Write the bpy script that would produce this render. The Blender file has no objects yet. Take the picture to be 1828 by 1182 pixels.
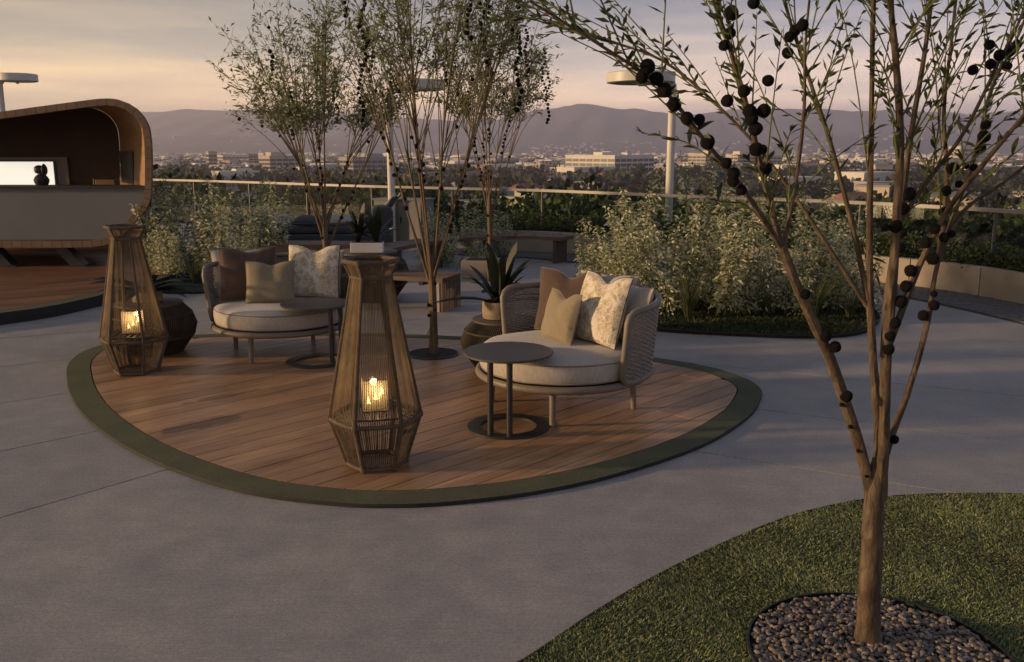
import bpy, math, random
import numpy as np
from mathutils import Vector, Matrix
random.seed(7)
R = math.radians
SC = bpy.context.scene
COL = SC.collection

# ------------------------------------------------------------------ camera
cam_d = bpy.data.cameras.new('camera')
cam_d.sensor_width = 36.0
cam_d.lens = 36.0 * 1600 / 1828
cam_d.clip_start = 0.05
cam_d.clip_end = 30000
cam = bpy.data.objects.new('camera', cam_d)
COL.objects.link(cam)
cam.location = (0, 0, 1.7)
cam.rotation_euler = (R(90) - math.atan2(326, 1600), 0, 0)
SC.camera = cam

# ------------------------------------------------------------------ sky and sun
SUN_EL, SUN_AZ = R(9.0), R(-97)          # azimuth from +Y, negative = towards -X
SUN_STRENGTH, SKY_STRENGTH, EXPOSURE = 5.0, 0.1, 0.1
SC.view_settings.view_transform = 'Standard'
SC.view_settings.look = 'None'
SC.view_settings.gamma = 1.0
SC.view_settings.use_curve_mapping = False
SC.view_settings.exposure = EXPOSURE

world = bpy.data.worlds.new('World')
SC.world = world
world.use_nodes = True


def build_world():
    nt = world.node_tree
    N, L = nt.nodes, nt.links
    N.clear()
    out = N.new('ShaderNodeOutputWorld')
    bg = N.new('ShaderNodeBackground')
    bg.inputs['Strength'].default_value = SKY_STRENGTH
    L.new(bg.outputs[0], out.inputs[0])
    sky = N.new('ShaderNodeTexSky')
    sky.sky_type = 'NISHITA'
    sky.sun_disc = False
    sky.sun_elevation = SUN_EL
    sky.sun_rotation = SUN_AZ
    sky.dust_density = 3.0
    sky.ozone_density = 2.0
    tc = N.new('ShaderNodeTexCoord')
    sep = N.new('ShaderNodeSeparateXYZ')
    L.new(tc.outputs['Generated'], sep.inputs[0])
    # dusk tones by height above the horizon (the same all the way round)
    ramp = N.new('ShaderNodeValToRGB')
    e = ramp.color_ramp.elements
    e[0].position = 0.0
    e[0].color = (1.30, 0.84, 0.58, 1)
    e[1].position = 1.0
    e[1].color = (0.11, 0.15, 0.265, 1)
    for p, c in ((0.05, (1.52, 1.19, 0.93)), (0.10, (0.76, 0.69, 0.66)), (0.16, (0.30, 0.325, 0.40)), (0.30, (0.21, 0.25, 0.35))):
        k = e.new(p)
        k.color = (*c, 1)
    L.new(sep.outputs['Z'], ramp.inputs[0])
    # warmer towards the sunset
    dot = N.new('ShaderNodeVectorMath')
    dot.operation = 'DOT_PRODUCT'
    dot.inputs[1].default_value = (math.sin(SUN_AZ), math.cos(SUN_AZ), 0.0)
    L.new(tc.outputs['Generated'], dot.inputs[0])
    mr = N.new('ShaderNodeMapRange')
    mr.inputs['From Min'].default_value = -0.6
    mr.inputs['From Max'].default_value = 0.9
    mr.inputs['To Min'].default_value = 0.0
    mr.inputs['To Max'].default_value = 1.0
    L.new(dot.outputs['Value'], mr.inputs['Value'])
    warm = N.new('ShaderNodeMix')
    warm.data_type = 'RGBA'
    warm.inputs['A'].default_value = (0.99, 1.0, 1.08, 1)
    warm.inputs['B'].default_value = (0.98, 0.88, 0.42, 1)
    L.new(mr.outputs[0], warm.inputs['Factor'])
    mul = N.new('ShaderNodeMix')
    mul.data_type = 'RGBA'
    mul.blend_type = 'MULTIPLY'
    mul.inputs['Factor'].default_value = 1
    L.new(ramp.outputs[0], mul.inputs['A'])
    L.new(warm.outputs['Result'], mul.inputs['B'])
    # thin streaks of cloud
    mp = N.new('ShaderNodeMapping')
    mp.inputs['Scale'].default_value = (1.6, 1.6, 22)
    mp.inputs['Rotation'].default_value = (0, R(1.5), 0)
    L.new(tc.outputs['Generated'], mp.inputs[0])
    nz = N.new('ShaderNodeTexNoise')
    nz.inputs['Scale'].default_value = 1.5
    nz.inputs['Detail'].default_value = 6
    nz.inputs['Roughness'].default_value = 0.55
    nz.inputs['Distortion'].default_value = 0.4
    L.new(mp.outputs[0], nz.inputs[0])
    cr = N.new('ShaderNodeValToRGB')
    cr.color_ramp.elements[0].position = 0.40
    cr.color_ramp.elements[0].color = (0.84, 0.86, 0.93, 1)
    cr.color_ramp.elements[1].position = 0.66
    cr.color_ramp.elements[1].color = (1.42, 1.27, 1.13, 1)
    L.new(nz.outputs['Fac'], cr.inputs[0])
    mul2 = N.new('ShaderNodeMix')
    mul2.data_type = 'RGBA'
    mul2.blend_type = 'MULTIPLY'
    mul2.inputs['Factor'].default_value = 1
    L.new(mul.outputs['Result'], mul2.inputs['A'])
    L.new(cr.outputs[0], mul2.inputs['B'])
    sc = N.new('ShaderNodeVectorMath')
    sc.operation = 'SCALE'
    sc.inputs['Scale'].default_value = 1.0 / SKY_STRENGTH
    L.new(mul2.outputs['Result'], sc.inputs[0])
    mx = N.new('ShaderNodeMix')
    mx.data_type = 'RGBA'
    mx.inputs['Factor'].default_value = 0.88
    L.new(sky.outputs[0], mx.inputs['A'])
    L.new(sc.outputs[0], mx.inputs['B'])
    L.new(mx.outputs['Result'], bg.inputs['Color'])


build_world()
sun_d = bpy.data.lights.new('sun', 'SUN')
sun_d.energy = SUN_STRENGTH
sun_d.angle = R(3.0)
sun_d.color = (1.0, 0.66, 0.36)
sun = bpy.data.objects.new('sun', sun_d)
COL.objects.link(sun)
sdir = Vector((math.sin(SUN_AZ) * math.cos(SUN_EL), math.cos(SUN_AZ) * math.cos(SUN_EL), math.sin(SUN_EL)))
sun.rotation_euler = sdir.to_track_quat('Z', 'Y').to_euler()
sun.location = (-20, 6, 12)
SC.cycles.use_denoising = True
SC.cycles.max_bounces = 8
SC.cycles.transparent_max_bounces = 24
SC.cycles.volume_bounces = 2
SC.cycles.caustics_reflective = False
SC.cycles.caustics_refractive = False


# ------------------------------------------------------------------ material helpers
def new_mat(name):
    m = bpy.data.materials.new(name)
    m.use_nodes = True
    nt = m.node_tree
    nt.nodes.clear()
    out = nt.nodes.new('ShaderNodeOutputMaterial')
    b = nt.nodes.new('ShaderNodeBsdfPrincipled')
    nt.links.new(b.outputs[0], out.inputs[0])
    return m, nt, b, out


def rgba(c):
    return (c[0], c[1], c[2], 1)


def ramp_node(nt, fac, stops):
    r = nt.nodes.new('ShaderNodeValToRGB')
    e = r.color_ramp.elements
    e[0].position, e[0].color = stops[0][0], rgba(stops[0][1])
    e[1].position, e[1].color = stops[-1][0], rgba(stops[-1][1])
    for p, c in stops[1:-1]:
        k = e.new(p)
        k.color = rgba(c)
    nt.links.new(fac, r.inputs[0])
    return r.outputs[0]


def noise_node(nt, vec, scale, detail=4, rough=0.55, dist=0.0):
    n = nt.nodes.new('ShaderNodeTexNoise')
    n.inputs['Scale'].default_value = scale
    n.inputs['Detail'].default_value = detail
    n.inputs['Roughness'].default_value = rough
    n.inputs['Distortion'].default_value = dist
    if vec is not None:
        nt.links.new(vec, n.inputs['Vector'])
    return n.outputs['Fac']


def mix_col(nt, fac, a, b, mode='MIX'):
    m = nt.nodes.new('ShaderNodeMix')
    m.data_type = 'RGBA'
    m.blend_type = mode
    for sock, v in ((m.inputs['Factor'], fac), (m.inputs['A'], a), (m.inputs['B'], b)):
        if hasattr(v, 'links'):
            nt.links.new(v, sock)
        elif isinstance(v, tuple):
            sock.default_value = rgba(v)
        else:
            sock.default_value = v
    return m.outputs['Result']


def coords(nt, kind, stretch=(1, 1, 1), rot=(0, 0, 0)):
    if kind == 'pos':
        v = nt.nodes.new('ShaderNodeNewGeometry').outputs['Position']
    else:
        v = nt.nodes.new('ShaderNodeTexCoord').outputs['Object']
    mp = nt.nodes.new('ShaderNodeMapping')
    mp.inputs['Scale'].default_value = stretch
    mp.inputs['Rotation'].default_value = rot
    nt.links.new(v, mp.inputs[0])
    return mp.outputs[0]


def add_bump(nt, b, height, strength, dist=0.01):
    bp = nt.nodes.new('ShaderNodeBump')
    bp.inputs['Strength'].default_value = strength
    bp.inputs['Distance'].default_value = dist
    nt.links.new(height, bp.inputs['Height'])
    nt.links.new(bp.outputs[0], b.inputs['Normal'])


def value_jitter(nt, col, rnd_out, amt):
    mr = nt.nodes.new('ShaderNodeMapRange')
    mr.inputs['To Min'].default_value = 1 - amt
    mr.inputs['To Max'].default_value = 1 + amt
    nt.links.new(rnd_out, mr.inputs['Value'])
    sc = nt.nodes.new('ShaderNodeVectorMath')
    sc.operation = 'SCALE'
    nt.links.new(col, sc.inputs[0])
    nt.links.new(mr.outputs[0], sc.inputs['Scale'])
    return sc.outputs[0]


def mat(name, c1, c2=None, scale=4, rough=0.6, metal=0.0, bump=0.0, bscale=60, bdist=0.004, coord='object', stretch=(1, 1, 1),
        rot=(0, 0, 0), rnd=0.0, spec=0.3, detail=5, sheen=0.0, lo=0.3, hi=0.7):
    m, nt, b, out = new_mat(name)
    b.inputs['Roughness'].default_value = rough
    b.inputs['Metallic'].default_value = metal
    b.inputs['Specular IOR Level'].default_value = spec
    if sheen:
        b.inputs['Sheen Weight'].default_value = sheen
    v = coords(nt, coord, stretch, rot)
    if c2 is None:
        c2 = tuple(x * 0.82 for x in c1)
    col = ramp_node(nt, noise_node(nt, v, scale, detail), [(lo, c2), (hi, c1)])
    if rnd:
        col = value_jitter(nt, col, nt.nodes.new('ShaderNodeObjectInfo').outputs['Random'], rnd)
    nt.links.new(col, b.inputs['Base Color'])
    if bump:
        add_bump(nt, b, noise_node(nt, v, bscale, 3), bump, bdist)
    return m


def leaf_mat(name, stops, rough=0.55, transl=0.35, patch=0.0):
    """leaf colours picked leaf by leaf, light passing through the blade"""
    m, nt, b, out = new_mat(name)
    isl = nt.nodes.new('ShaderNodeNewGeometry').outputs['Random Per Island']
    col = ramp_node(nt, isl, stops)
    if patch:
        col = mix_col(nt, 0.85, col, ramp_node(nt, noise_node(nt, coords(nt, 'pos'), patch, 6, 0.7), [(0.3, (0.5, 0.48, 0.5)), (0.55, (1.0, 1.0, 0.95)), (0.72, (1.45, 1.3, 1.05))]), 'MULTIPLY')
    nt.links.new(col, b.inputs['Base Color'])
    b.inputs['Roughness'].default_value = rough
    b.inputs['Specular IOR Level'].default_value = 0.25
    tr = nt.nodes.new('ShaderNodeBsdfTranslucent')
    nt.links.new(col, tr.inputs['Color'])
    mx = nt.nodes.new('ShaderNodeMixShader')
    mx.inputs[0].default_value = transl
    nt.links.new(b.outputs[0], mx.inputs[1])
    nt.links.new(tr.outputs[0], mx.inputs[2])
    nt.links.new(mx.outputs[0], out.inputs[0])
    return m


M = {}


def make_materials():
    # brushed concrete
    m, nt, b, out = new_mat('concrete_paving')
    v = coords(nt, 'pos')
    big = noise_node(nt, v, 0.9, 5, 0.6, 0.5)
    mid = noise_node(nt, v, 5.0, 6, 0.65)
    fine = noise_node(nt, v, 190, 2)
    brush = noise_node(nt, coords(nt, 'pos', (1.5, 70, 1), (0, 0, R(8))), 2.0, 4)
    col = ramp_node(nt, big, [(0.3, (0.268, 0.252, 0.244)), (0.5, (0.325, 0.299, 0.28)), (0.7, (0.385, 0.344, 0.31))])
    col = mix_col(nt, 0.4, col, ramp_node(nt, mid, [(0.3, (0.6, 0.6, 0.62)), (0.7, (1.28, 1.27, 1.24))]), 'MULTIPLY')
    col = mix_col(nt, 0.5, col, ramp_node(nt, brush, [(0.3, (0.82, 0.82, 0.82)), (0.7, (1.16, 1.16, 1.16))]), 'MULTIPLY')
    col = mix_col(nt, 0.7, col, ramp_node(nt, fine, [(0.3, (0.62, 0.62, 0.62)), (0.7, (1.35, 1.35, 1.35))]), 'MULTIPLY')
    col = mix_col(nt, 0.5, col, ramp_node(nt, noise_node(nt, v, 62, 3, 0.7), [(0.32, (0.66, 0.66, 0.67)), (0.68, (1.3, 1.3, 1.29))]), 'MULTIPLY')
    col = value_jitter(nt, col, nt.nodes.new('ShaderNodeObjectInfo').outputs['Random'], 0.05)
    nt.links.new(col, b.inputs['Base Color'])
    nt.links.new(ramp_node(nt, mid, [(0.3, (0.5, 0.5, 0.5)), (0.7, (0.78, 0.78, 0.78))]), b.inputs['Roughness'])
    b.inputs['Specular IOR Level'].default_value = 0.35
    add_bump(nt, b, fine, 0.35, 0.002)
    M['concrete'] = m
    M['joint'] = mat('joint_filler', (0.05, 0.045, 0.04), rough=0.9)
    # deck boards
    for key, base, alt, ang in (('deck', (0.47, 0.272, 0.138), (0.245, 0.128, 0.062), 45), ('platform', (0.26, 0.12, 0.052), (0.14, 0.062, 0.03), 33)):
        m, nt, b, out = new_mat(key + '_boards')
        v = coords(nt, 'pos', (1, 1, 1), (0, 0, R(-ang)))
        vs = coords(nt, 'pos', (0.9, 1, 1), (0, 0, R(-ang)))
        st = nt.nodes.new('ShaderNodeMapping')
        st.inputs['Scale'].default_value = (1.2, 26, 1)
        nt.links.new(v, st.inputs[0])
        grain = noise_node(nt, st.outputs[0], 2.2, 7, 0.62, 0.6)
        st2 = nt.nodes.new('ShaderNodeMapping')
        st2.inputs['Scale'].default_value = (1.0, 3.4, 1)
        nt.links.new(v, st2.inputs[0])
        patch = noise_node(nt, st2.outputs[0], 0.9, 5, 0.6)
        col = ramp_node(nt, grain, [(0.3, alt), (0.68, base)])
        col = mix_col(nt, 0.75, col, ramp_node(nt, patch, [(0.34, (0.55, 0.50, 0.46)), (0.5, (0.95, 0.95, 0.95)), (0.64, (1.22, 1.26, 1.34))]), 'MULTIPLY')
        col = value_jitter(nt, col, nt.nodes.new('ShaderNodeObjectInfo').outputs['Random'], 0.2)
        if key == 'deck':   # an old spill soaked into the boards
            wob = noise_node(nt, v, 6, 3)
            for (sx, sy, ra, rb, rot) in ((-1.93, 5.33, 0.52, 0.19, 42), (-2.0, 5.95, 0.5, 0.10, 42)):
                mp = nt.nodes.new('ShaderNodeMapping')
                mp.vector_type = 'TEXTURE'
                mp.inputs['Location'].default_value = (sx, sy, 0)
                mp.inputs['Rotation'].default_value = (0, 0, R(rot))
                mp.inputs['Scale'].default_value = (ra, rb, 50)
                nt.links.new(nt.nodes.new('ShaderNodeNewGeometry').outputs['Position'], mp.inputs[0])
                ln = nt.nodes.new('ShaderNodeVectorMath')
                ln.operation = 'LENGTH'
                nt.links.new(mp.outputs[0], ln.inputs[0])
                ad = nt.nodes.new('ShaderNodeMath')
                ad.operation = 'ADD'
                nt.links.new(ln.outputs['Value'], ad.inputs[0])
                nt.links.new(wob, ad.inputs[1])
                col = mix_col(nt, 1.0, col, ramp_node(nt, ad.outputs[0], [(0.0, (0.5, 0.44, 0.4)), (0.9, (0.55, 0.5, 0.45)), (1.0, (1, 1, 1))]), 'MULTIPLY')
        nt.links.new(col, b.inputs['Base Color'])
        b.inputs['Roughness'].default_value = 0.42
        b.inputs['Specular IOR Level'].default_value = 0.5
        add_bump(nt, b, grain, 0.25, 0.003)
        M[key] = m
    # felt-like turf strip
    m, nt, b, out = new_mat('turf_strip')
    v = coords(nt, 'pos')
    f = noise_node(nt, v, 160, 3)
    l = noise_node(nt, v, 4, 4)
    col = ramp_node(nt, f, [(0.3, (0.045, 0.052, 0.026)), (0.7, (0.115, 0.118, 0.066))])
    col = mix_col(nt, 0.6, col, ramp_node(nt, l, [(0.3, (0.7, 0.72, 0.75)), (0.7, (1.25, 1.2, 1.05))]), 'MULTIPLY')
    nt.links.new(col, b.inputs['Base Color'])
    b.inputs['Roughness'].default_value = 0.95
    add_bump(nt, b, f, 0.9, 0.006)
    M['turf'] = m
    M['edge_dark'] = mat('dark_edging', (0.03, 0.032, 0.03), rough=0.7)
    M['soil'] = mat('soil', (0.035, 0.026, 0.018), (0.015, 0.011, 0.008), 30, 0.95, bump=0.8, bscale=40, bdist=0.02, coord='pos')
    M['lawn_soil'] = mat('lawn_soil', (0.08, 0.085, 0.035), (0.035, 0.035, 0.016), 60, 0.95, bump=0.8, bscale=90, bdist=0.01, coord='pos')
    M['rope'] = mat('lantern_rope', (0.13, 0.096, 0.064), (0.07, 0.052, 0.036), 25, 0.75, bump=0.5, bscale=120, bdist=0.003)
    M['cord'] = mat('lantern_cord', (0.225, 0.155, 0.082), (0.12, 0.084, 0.047), 12, 0.7)
    M['frame'] = mat('taupe_frame', (0.20, 0.172, 0.14), (0.17, 0.146, 0.118), 20, 0.5, spec=0.4)
    M['tray'] = mat('black_tray', (0.02, 0.019, 0.018), rough=0.6)
    # woven back
    m, nt, b, out = new_mat('woven_rope')
    v = coords(nt, 'object')
    w1 = nt.nodes.new('ShaderNodeTexWave')
    w1.bands_direction = 'Z'
    w1.inputs['Scale'].default_value = 26
    w1.inputs['Distortion'].default_value = 0.6
    w1.inputs['Detail Scale'].default_value = 8
    nt.links.new(v, w1.inputs[0])
    n2 = noise_node(nt, v, 90, 2)
    col = ramp_node(nt, w1.outputs['Fac'], [(0.1, (0.07, 0.06, 0.05)), (0.6, (0.33, 0.29, 0.245))])
    col = mix_col(nt, 0.6, col, ramp_node(nt, n2, [(0.35, (0.45, 0.45, 0.45)), (0.65, (1.3, 1.3, 1.3))]), 'MULTIPLY')
    nt.links.new(col, b.inputs['Base Color'])
    b.inputs['Roughness'].default_value = 0.8
    add_bump(nt, b, w1.outputs['Fac'], 0.6, 0.004)
    gap = nt.nodes.new('ShaderNodeMath')      # the rope rows leave narrow gaps
    gap.operation = 'MULTIPLY'
    nt.links.new(w1.outputs['Fac'], gap.inputs[0])
    nt.links.new(n2, gap.inputs[1])
    al = ramp_node(nt, gap.outputs[0], [(0.06, (0, 0, 0)), (0.16, (1, 1, 1))])
    nt.links.new(al, b.inputs['Alpha'])
    M['weave'] = m
    # fabrics
    M['fabric'] = mat('oatmeal_fabric', (0.47, 0.43, 0.395), (0.36, 0.33, 0.30), 70, 0.9, bump=0.35, bscale=260, bdist=0.002, stretch=(1, 1, 0.35), sheen=0.2)
    M['piping'] = mat('taupe_piping', (0.27, 0.22, 0.18), rough=0.9)
    M['brown'] = mat('brown_linen', (0.105, 0.064, 0.046), (0.075, 0.046, 0.034), 14, 0.85, bump=0.3, bscale=240, bdist=0.002, sheen=0.3)
    M['khaki'] = mat('khaki_linen', (0.28, 0.235, 0.16), (0.22, 0.18, 0.12), 90, 0.9, bump=0.35, bscale=260, bdist=0.002, sheen=0.2)
    # printed flowers
    m, nt, b, out = new_mat('floral_print')
    v = coords(nt, 'object')
    wn = nt.nodes.new('ShaderNodeTexNoise')
    wn.inputs['Scale'].default_value = 11
    wn.inputs['Detail'].default_value = 3
    nt.links.new(v, wn.inputs['Vector'])
    dv = nt.nodes.new('ShaderNodeVectorMath')
    dv.operation = 'MULTIPLY_ADD'
    dv.inputs[1].default_value = (0.11, 0.11, 0.11)
    nt.links.new(wn.outputs['Color'], dv.inputs[0])
    nt.links.new(v, dv.inputs[2])
    col = (0.66, 0.60, 0.52)
    for seed, sc, lo, hi, c in ((0.0, 11, 0.30, 0.42, (0.45, 0.34, 0.20)), (3.3, 14, 0.26, 0.34, (0.34, 0.27, 0.18)), (7.7, 10, 0.20, 0.30, (0.36, 0.25, 0.24)),
                                (11.1, 15, 0.24, 0.32, (0.50, 0.43, 0.20)), (5.2, 21, 0.22, 0.30, (0.27, 0.245, 0.14))):
        mp = nt.nodes.new('ShaderNodeMapping')
        mp.inputs['Location'].default_value = (seed, seed * 0.7, seed * 1.3)
        mp.inputs['Scale'].default_value = (1, 1, 0.75)
        nt.links.new(dv.outputs[0], mp.inputs[0])
        vo = nt.nodes.new('ShaderNodeTexVoronoi')
        vo.feature = 'F1'
        vo.inputs['Scale'].default_value = sc
        nt.links.new(mp.outputs[0], vo.inputs['Vector'])
        brk = noise_node(nt, mp.outputs[0], sc * 3.6, 4, 0.65, 1.2)
        mrg = nt.nodes.new('ShaderNodeMapRange')
        mrg.inputs['From Min'].default_value = hi + 0.12
        mrg.inputs['From Max'].default_value = hi + 0.02
        mrg.inputs['To Min'].default_value = 0.0
        mrg.inputs['To Max'].default_value = 1.0
        nt.links.new(vo.outputs['Distance'], mrg.inputs['Value'])
        fr2 = nt.nodes.new('ShaderNodeMapRange')
        fr2.inputs['From Min'].default_value = 0.47
        fr2.inputs['From Max'].default_value = 0.54
        fr2.inputs['To Max'].default_value = 0.8
        nt.links.new(brk, fr2.inputs['Value'])
        both = nt.nodes.new('ShaderNodeMath')
        both.operation = 'MULTIPLY'
        nt.links.new(mrg.outputs[0], both.inputs[0])
        nt.links.new(fr2.outputs[0], both.inputs[1])
        col = mix_col(nt, both.outputs[0], col, c)
    nt.links.new(col, b.inputs['Base Color'])
    b.inputs['Roughness'].default_value = 0.9
    add_bump(nt, b, noise_node(nt, v, 260, 2), 0.3, 0.002)
    M['floral'] = m
    M['table'] = mat('charcoal_table', (0.085, 0.075, 0.07), (0.065, 0.058, 0.054), 8, 0.45, bump=0.1, bscale=200, bdist=0.001, spec=0.4)
    M['metal_dark'] = mat('dark_metal', (0.035, 0.033, 0.033), rough=0.45, spec=0.4)
    M['drum'] = mat('drum_cord', (0.068, 0.052, 0.038), (0.035, 0.027, 0.021), 16, 0.75)
    M['drum_top'] = mat('drum_top', (0.105, 0.085, 0.068), (0.075, 0.06, 0.048), 9, 0.6, bump=0.15, bscale=120, bdist=0.002)
    M['stone_pot'] = mat('stone_pot', (0.36, 0.29, 0.20), (0.21, 0.16, 0.105), 13, 0.9, bump=0.6, bscale=45, bdist=0.006)
    M['white_pot'] = mat('white_pot', (0.78, 0.77, 0.74), (0.72, 0.71, 0.69), 6, 0.5)
    M['plant_dark'] = mat('dark_strap_leaf', (0.02, 0.03, 0.016), (0.010, 0.016, 0.009), 7, 0.5, spec=0.4, rnd=0.25)
    M['bark'] = mat('smooth_bark', (0.19, 0.13, 0.076), (0.07, 0.047, 0.03), 11, 0.75, bump=0.45, bscale=32, bdist=0.006, stretch=(3.2, 3.2, 0.55))
    m, nt, b, out = new_mat('rough_bark')
    v = coords(nt, 'object', (1, 1, 0.22))
    st = noise_node(nt, v, 42, 6, 0.65, 0.8)
    sp = noise_node(nt, coords(nt, 'object'), 7, 5, 0.6)
    vo = nt.nodes.new('ShaderNodeTexVoronoi')
    vo.feature = 'DISTANCE_TO_EDGE'
    vo.inputs['Scale'].default_value = 46
    nt.links.new(coords(nt, 'object', (1, 1, 0.16)), vo.inputs['Vector'])
    col = ramp_node(nt, st, [(0.32, (0.042, 0.029, 0.02)), (0.5, (0.10, 0.068, 0.043)), (0.7, (0.175, 0.125, 0.078))])
    col = mix_col(nt, 0.8, col, ramp_node(nt, sp, [(0.34, (0.5, 0.46, 0.42)), (0.5, (1.0, 1.0, 1.0)), (0.7, (1.25, 1.25, 1.2))]), 'MULTIPLY')
    crk = ramp_node(nt, vo.outputs['Distance'], [(0.0, (0.45, 0.42, 0.4)), (0.09, (1, 1, 1))])
    col = mix_col(nt, 0.6, col, crk, 'MULTIPLY')
    nt.links.new(col, b.inputs['Base Color'])
    b.inputs['Roughness'].default_value = 0.85
    add_bump(nt, b, st, 0.8, 0.006)
    M['bark_rough'] = m
    M['twig'] = mat('twig', (0.15, 0.135, 0.075), (0.10, 0.085, 0.048), 20, 0.7)
    M['bark_green'] = mat('green_shoot', (0.16, 0.17, 0.055), (0.11, 0.12, 0.04), 20, 0.6)
    M['fruit'] = mat('black_pod', (0.010, 0.0075, 0.0065), (0.005, 0.004, 0.004), 30, 0.8, bump=0.9, bscale=45, bdist=0.006, spec=0.2, rnd=0.4)
    M['leaf_near'] = leaf_mat('near_leaf', [(0.0, (0.035, 0.05, 0.018)), (0.6, (0.07, 0.095, 0.03)), (0.85, (0.12, 0.16, 0.045)), (1.0, (0.11, 0.07, 0.04))])
    m = mat('single_leaf', (0.085, 0.105, 0.035), (0.05, 0.06, 0.022), 12, 0.5, rnd=0.5)
    M['leaf_single'] = m
    M['leaf_olive'] = leaf_mat('olive_leaf', [(0.0, (0.10, 0.12, 0.055)), (0.5, (0.205, 0.235, 0.11)), (1.0, (0.36, 0.375, 0.20))], transl=0.4)
    M['leaf_cream'] = leaf_mat('variegated_leaf', [(0.0, (0.10, 0.13, 0.055)), (0.26, (0.20, 0.235, 0.10)), (0.38, (0.42, 0.43, 0.23)), (0.7, (0.68, 0.66, 0.45)), (1.0, (0.80, 0.78, 0.62))], transl=0.35)
    M['leaf_dark'] = leaf_mat('hedge_leaf', [(0.0, (0.028, 0.042, 0.017)), (0.6, (0.06, 0.088, 0.034)), (1.0, (0.125, 0.145, 0.055))], transl=0.2)
    M['leaf_city'] = leaf_mat('city_leaf', [(0.0, (0.016, 0.022, 0.010)), (0.6, (0.038, 0.045, 0.02)), (1.0, (0.075, 0.07, 0.03))], transl=0.2)
    M['leaf_rust'] = leaf_mat('rust_leaf', [(0.0, (0.08, 0.04, 0.015)), (0.5, (0.24, 0.10, 0.03)), (1.0, (0.34, 0.17, 0.06))], transl=0.3)
    M['grass'] = leaf_mat(patch=3.2, name='grass_blade', stops=[(0.0, (0.12, 0.15, 0.072)), (0.5, (0.28, 0.335, 0.16)), (0.85, (0.42, 0.46, 0.23)), (1.0, (0.54, 0.49, 0.3))], transl=0.3)
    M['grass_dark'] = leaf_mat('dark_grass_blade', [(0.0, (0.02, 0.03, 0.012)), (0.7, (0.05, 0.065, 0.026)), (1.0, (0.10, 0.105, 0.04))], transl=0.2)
    M['grass_tuft'] = leaf_mat('tuft_blade', [(0.0, (0.04, 0.055, 0.02)), (0.7, (0.10, 0.12, 0.05)), (1.0, (0.20, 0.2, 0.10))], transl=0.3)
    m, nt, b, out = new_mat('pebble')
    rn = nt.nodes.new('ShaderNodeObjectInfo').outputs['Random']
    isl = nt.nodes.new('ShaderNodeNewGeometry').outputs['Random Per Island']
    ad = nt.nodes.new('ShaderNodeMath')
    ad.operation = 'ADD'
    nt.links.new(rn, ad.inputs[0])
    nt.links.new(isl, ad.inputs[1])
    fr = nt.nodes.new('ShaderNodeMath')
    fr.operation = 'FRACT'
    nt.links.new(ad.outputs[0], fr.inputs[0])
    col = ramp_node(nt, fr.outputs[0], [(0.0, (0.12, 0.082, 0.062)), (0.3, (0.20, 0.155, 0.125)), (0.55, (0.13, 0.115, 0.105)), (0.8, (0.29, 0.24, 0.195)), (1.0, (0.13, 0.075, 0.052))])
    col = mix_col(nt, 0.5, col, ramp_node(nt, noise_node(nt, coords(nt, 'pos'), 120, 3), [(0.3, (0.65, 0.65, 0.65)), (0.7, (1.25, 1.25, 1.25))]), 'MULTIPLY')
    nt.links.new(col, b.inputs['Base Color'])
    b.inputs['Roughness'].default_value = 0.55
    M['pebble'] = m
    M['grate'] = mat('dark_gravel', (0.05, 0.045, 0.042), (0.02, 0.018, 0.017), 90, 0.9, bump=0.9, bscale=110, bdist=0.01, coord='pos')
    M['wall'] = mat('planter_concrete', (0.40, 0.335, 0.28), (0.33, 0.275, 0.23), 3.5, 0.85, bump=0.25, bscale=60, bdist=0.003, coord='pos', rnd=0.05)
    M['cobble'] = mat('cobble', (0.16, 0.15, 0.15), (0.10, 0.095, 0.097), 14, 0.85, bump=0.5, bscale=60, bdist=0.004, coord='pos')
    M['rail'] = mat('brushed_steel', (0.24, 0.23, 0.22), (0.2, 0.192, 0.185), 30, 0.48, metal=0.4)
    M['post'] = mat('grey_post', (0.11, 0.105, 0.10), rough=0.45, metal=0.5)
    M['lamp'] = mat('pale_paint', (0.62, 0.60, 0.56), (0.56, 0.545, 0.51), 5, 0.4)
    M['lens'] = mat('lamp_lens', (0.75, 0.73, 0.68), rough=0.3)
    # glass
    m, nt, b, out = new_mat('railing_glass')
    tr = nt.nodes.new('ShaderNodeBsdfTransparent')
    tr.inputs[0].default_value = (0.72, 0.80, 0.755, 1)
    gl = nt.nodes.new('ShaderNodeBsdfGlossy')
    gl.inputs['Roughness'].default_value = 0.03
    gl.inputs['Color'].default_value = (0.9, 0.95, 0.92, 1)
    lw = nt.nodes.new('ShaderNodeLayerWeight')
    pw = nt.nodes.new('ShaderNodeMath')
    pw.operation = 'POWER'
    pw.inputs[1].default_value = 5.0
    nt.links.new(lw.outputs['Facing'], pw.inputs[0])
    fz = nt.nodes.new('ShaderNodeMath')
    fz.operation = 'MULTIPLY_ADD'
    fz.inputs[1].default_value = 0.55
    fz.inputs[2].default_value = 0.045
    nt.links.new(pw.outputs[0], fz.inputs[0])
    mx = nt.nodes.new('ShaderNodeMixShader')
    nt.links.new(fz.outputs[0], mx.inputs[0])
    nt.links.new(tr.outputs[0], mx.inputs[1])
    nt.links.new(gl.outputs[0], mx.inputs[2])
    nt.links.new(mx.outputs[0], out.inputs[0])
    M['glass'] = m
    m, nt, b, out = new_mat('hurricane_glass')
    tr = nt.nodes.new('ShaderNodeBsdfTransparent')
    tr.inputs[0].default_value = (0.97, 0.93, 0.86, 1)
    gl = nt.nodes.new('ShaderNodeBsdfGlossy')
    gl.inputs['Roughness'].default_value = 0.08
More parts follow.
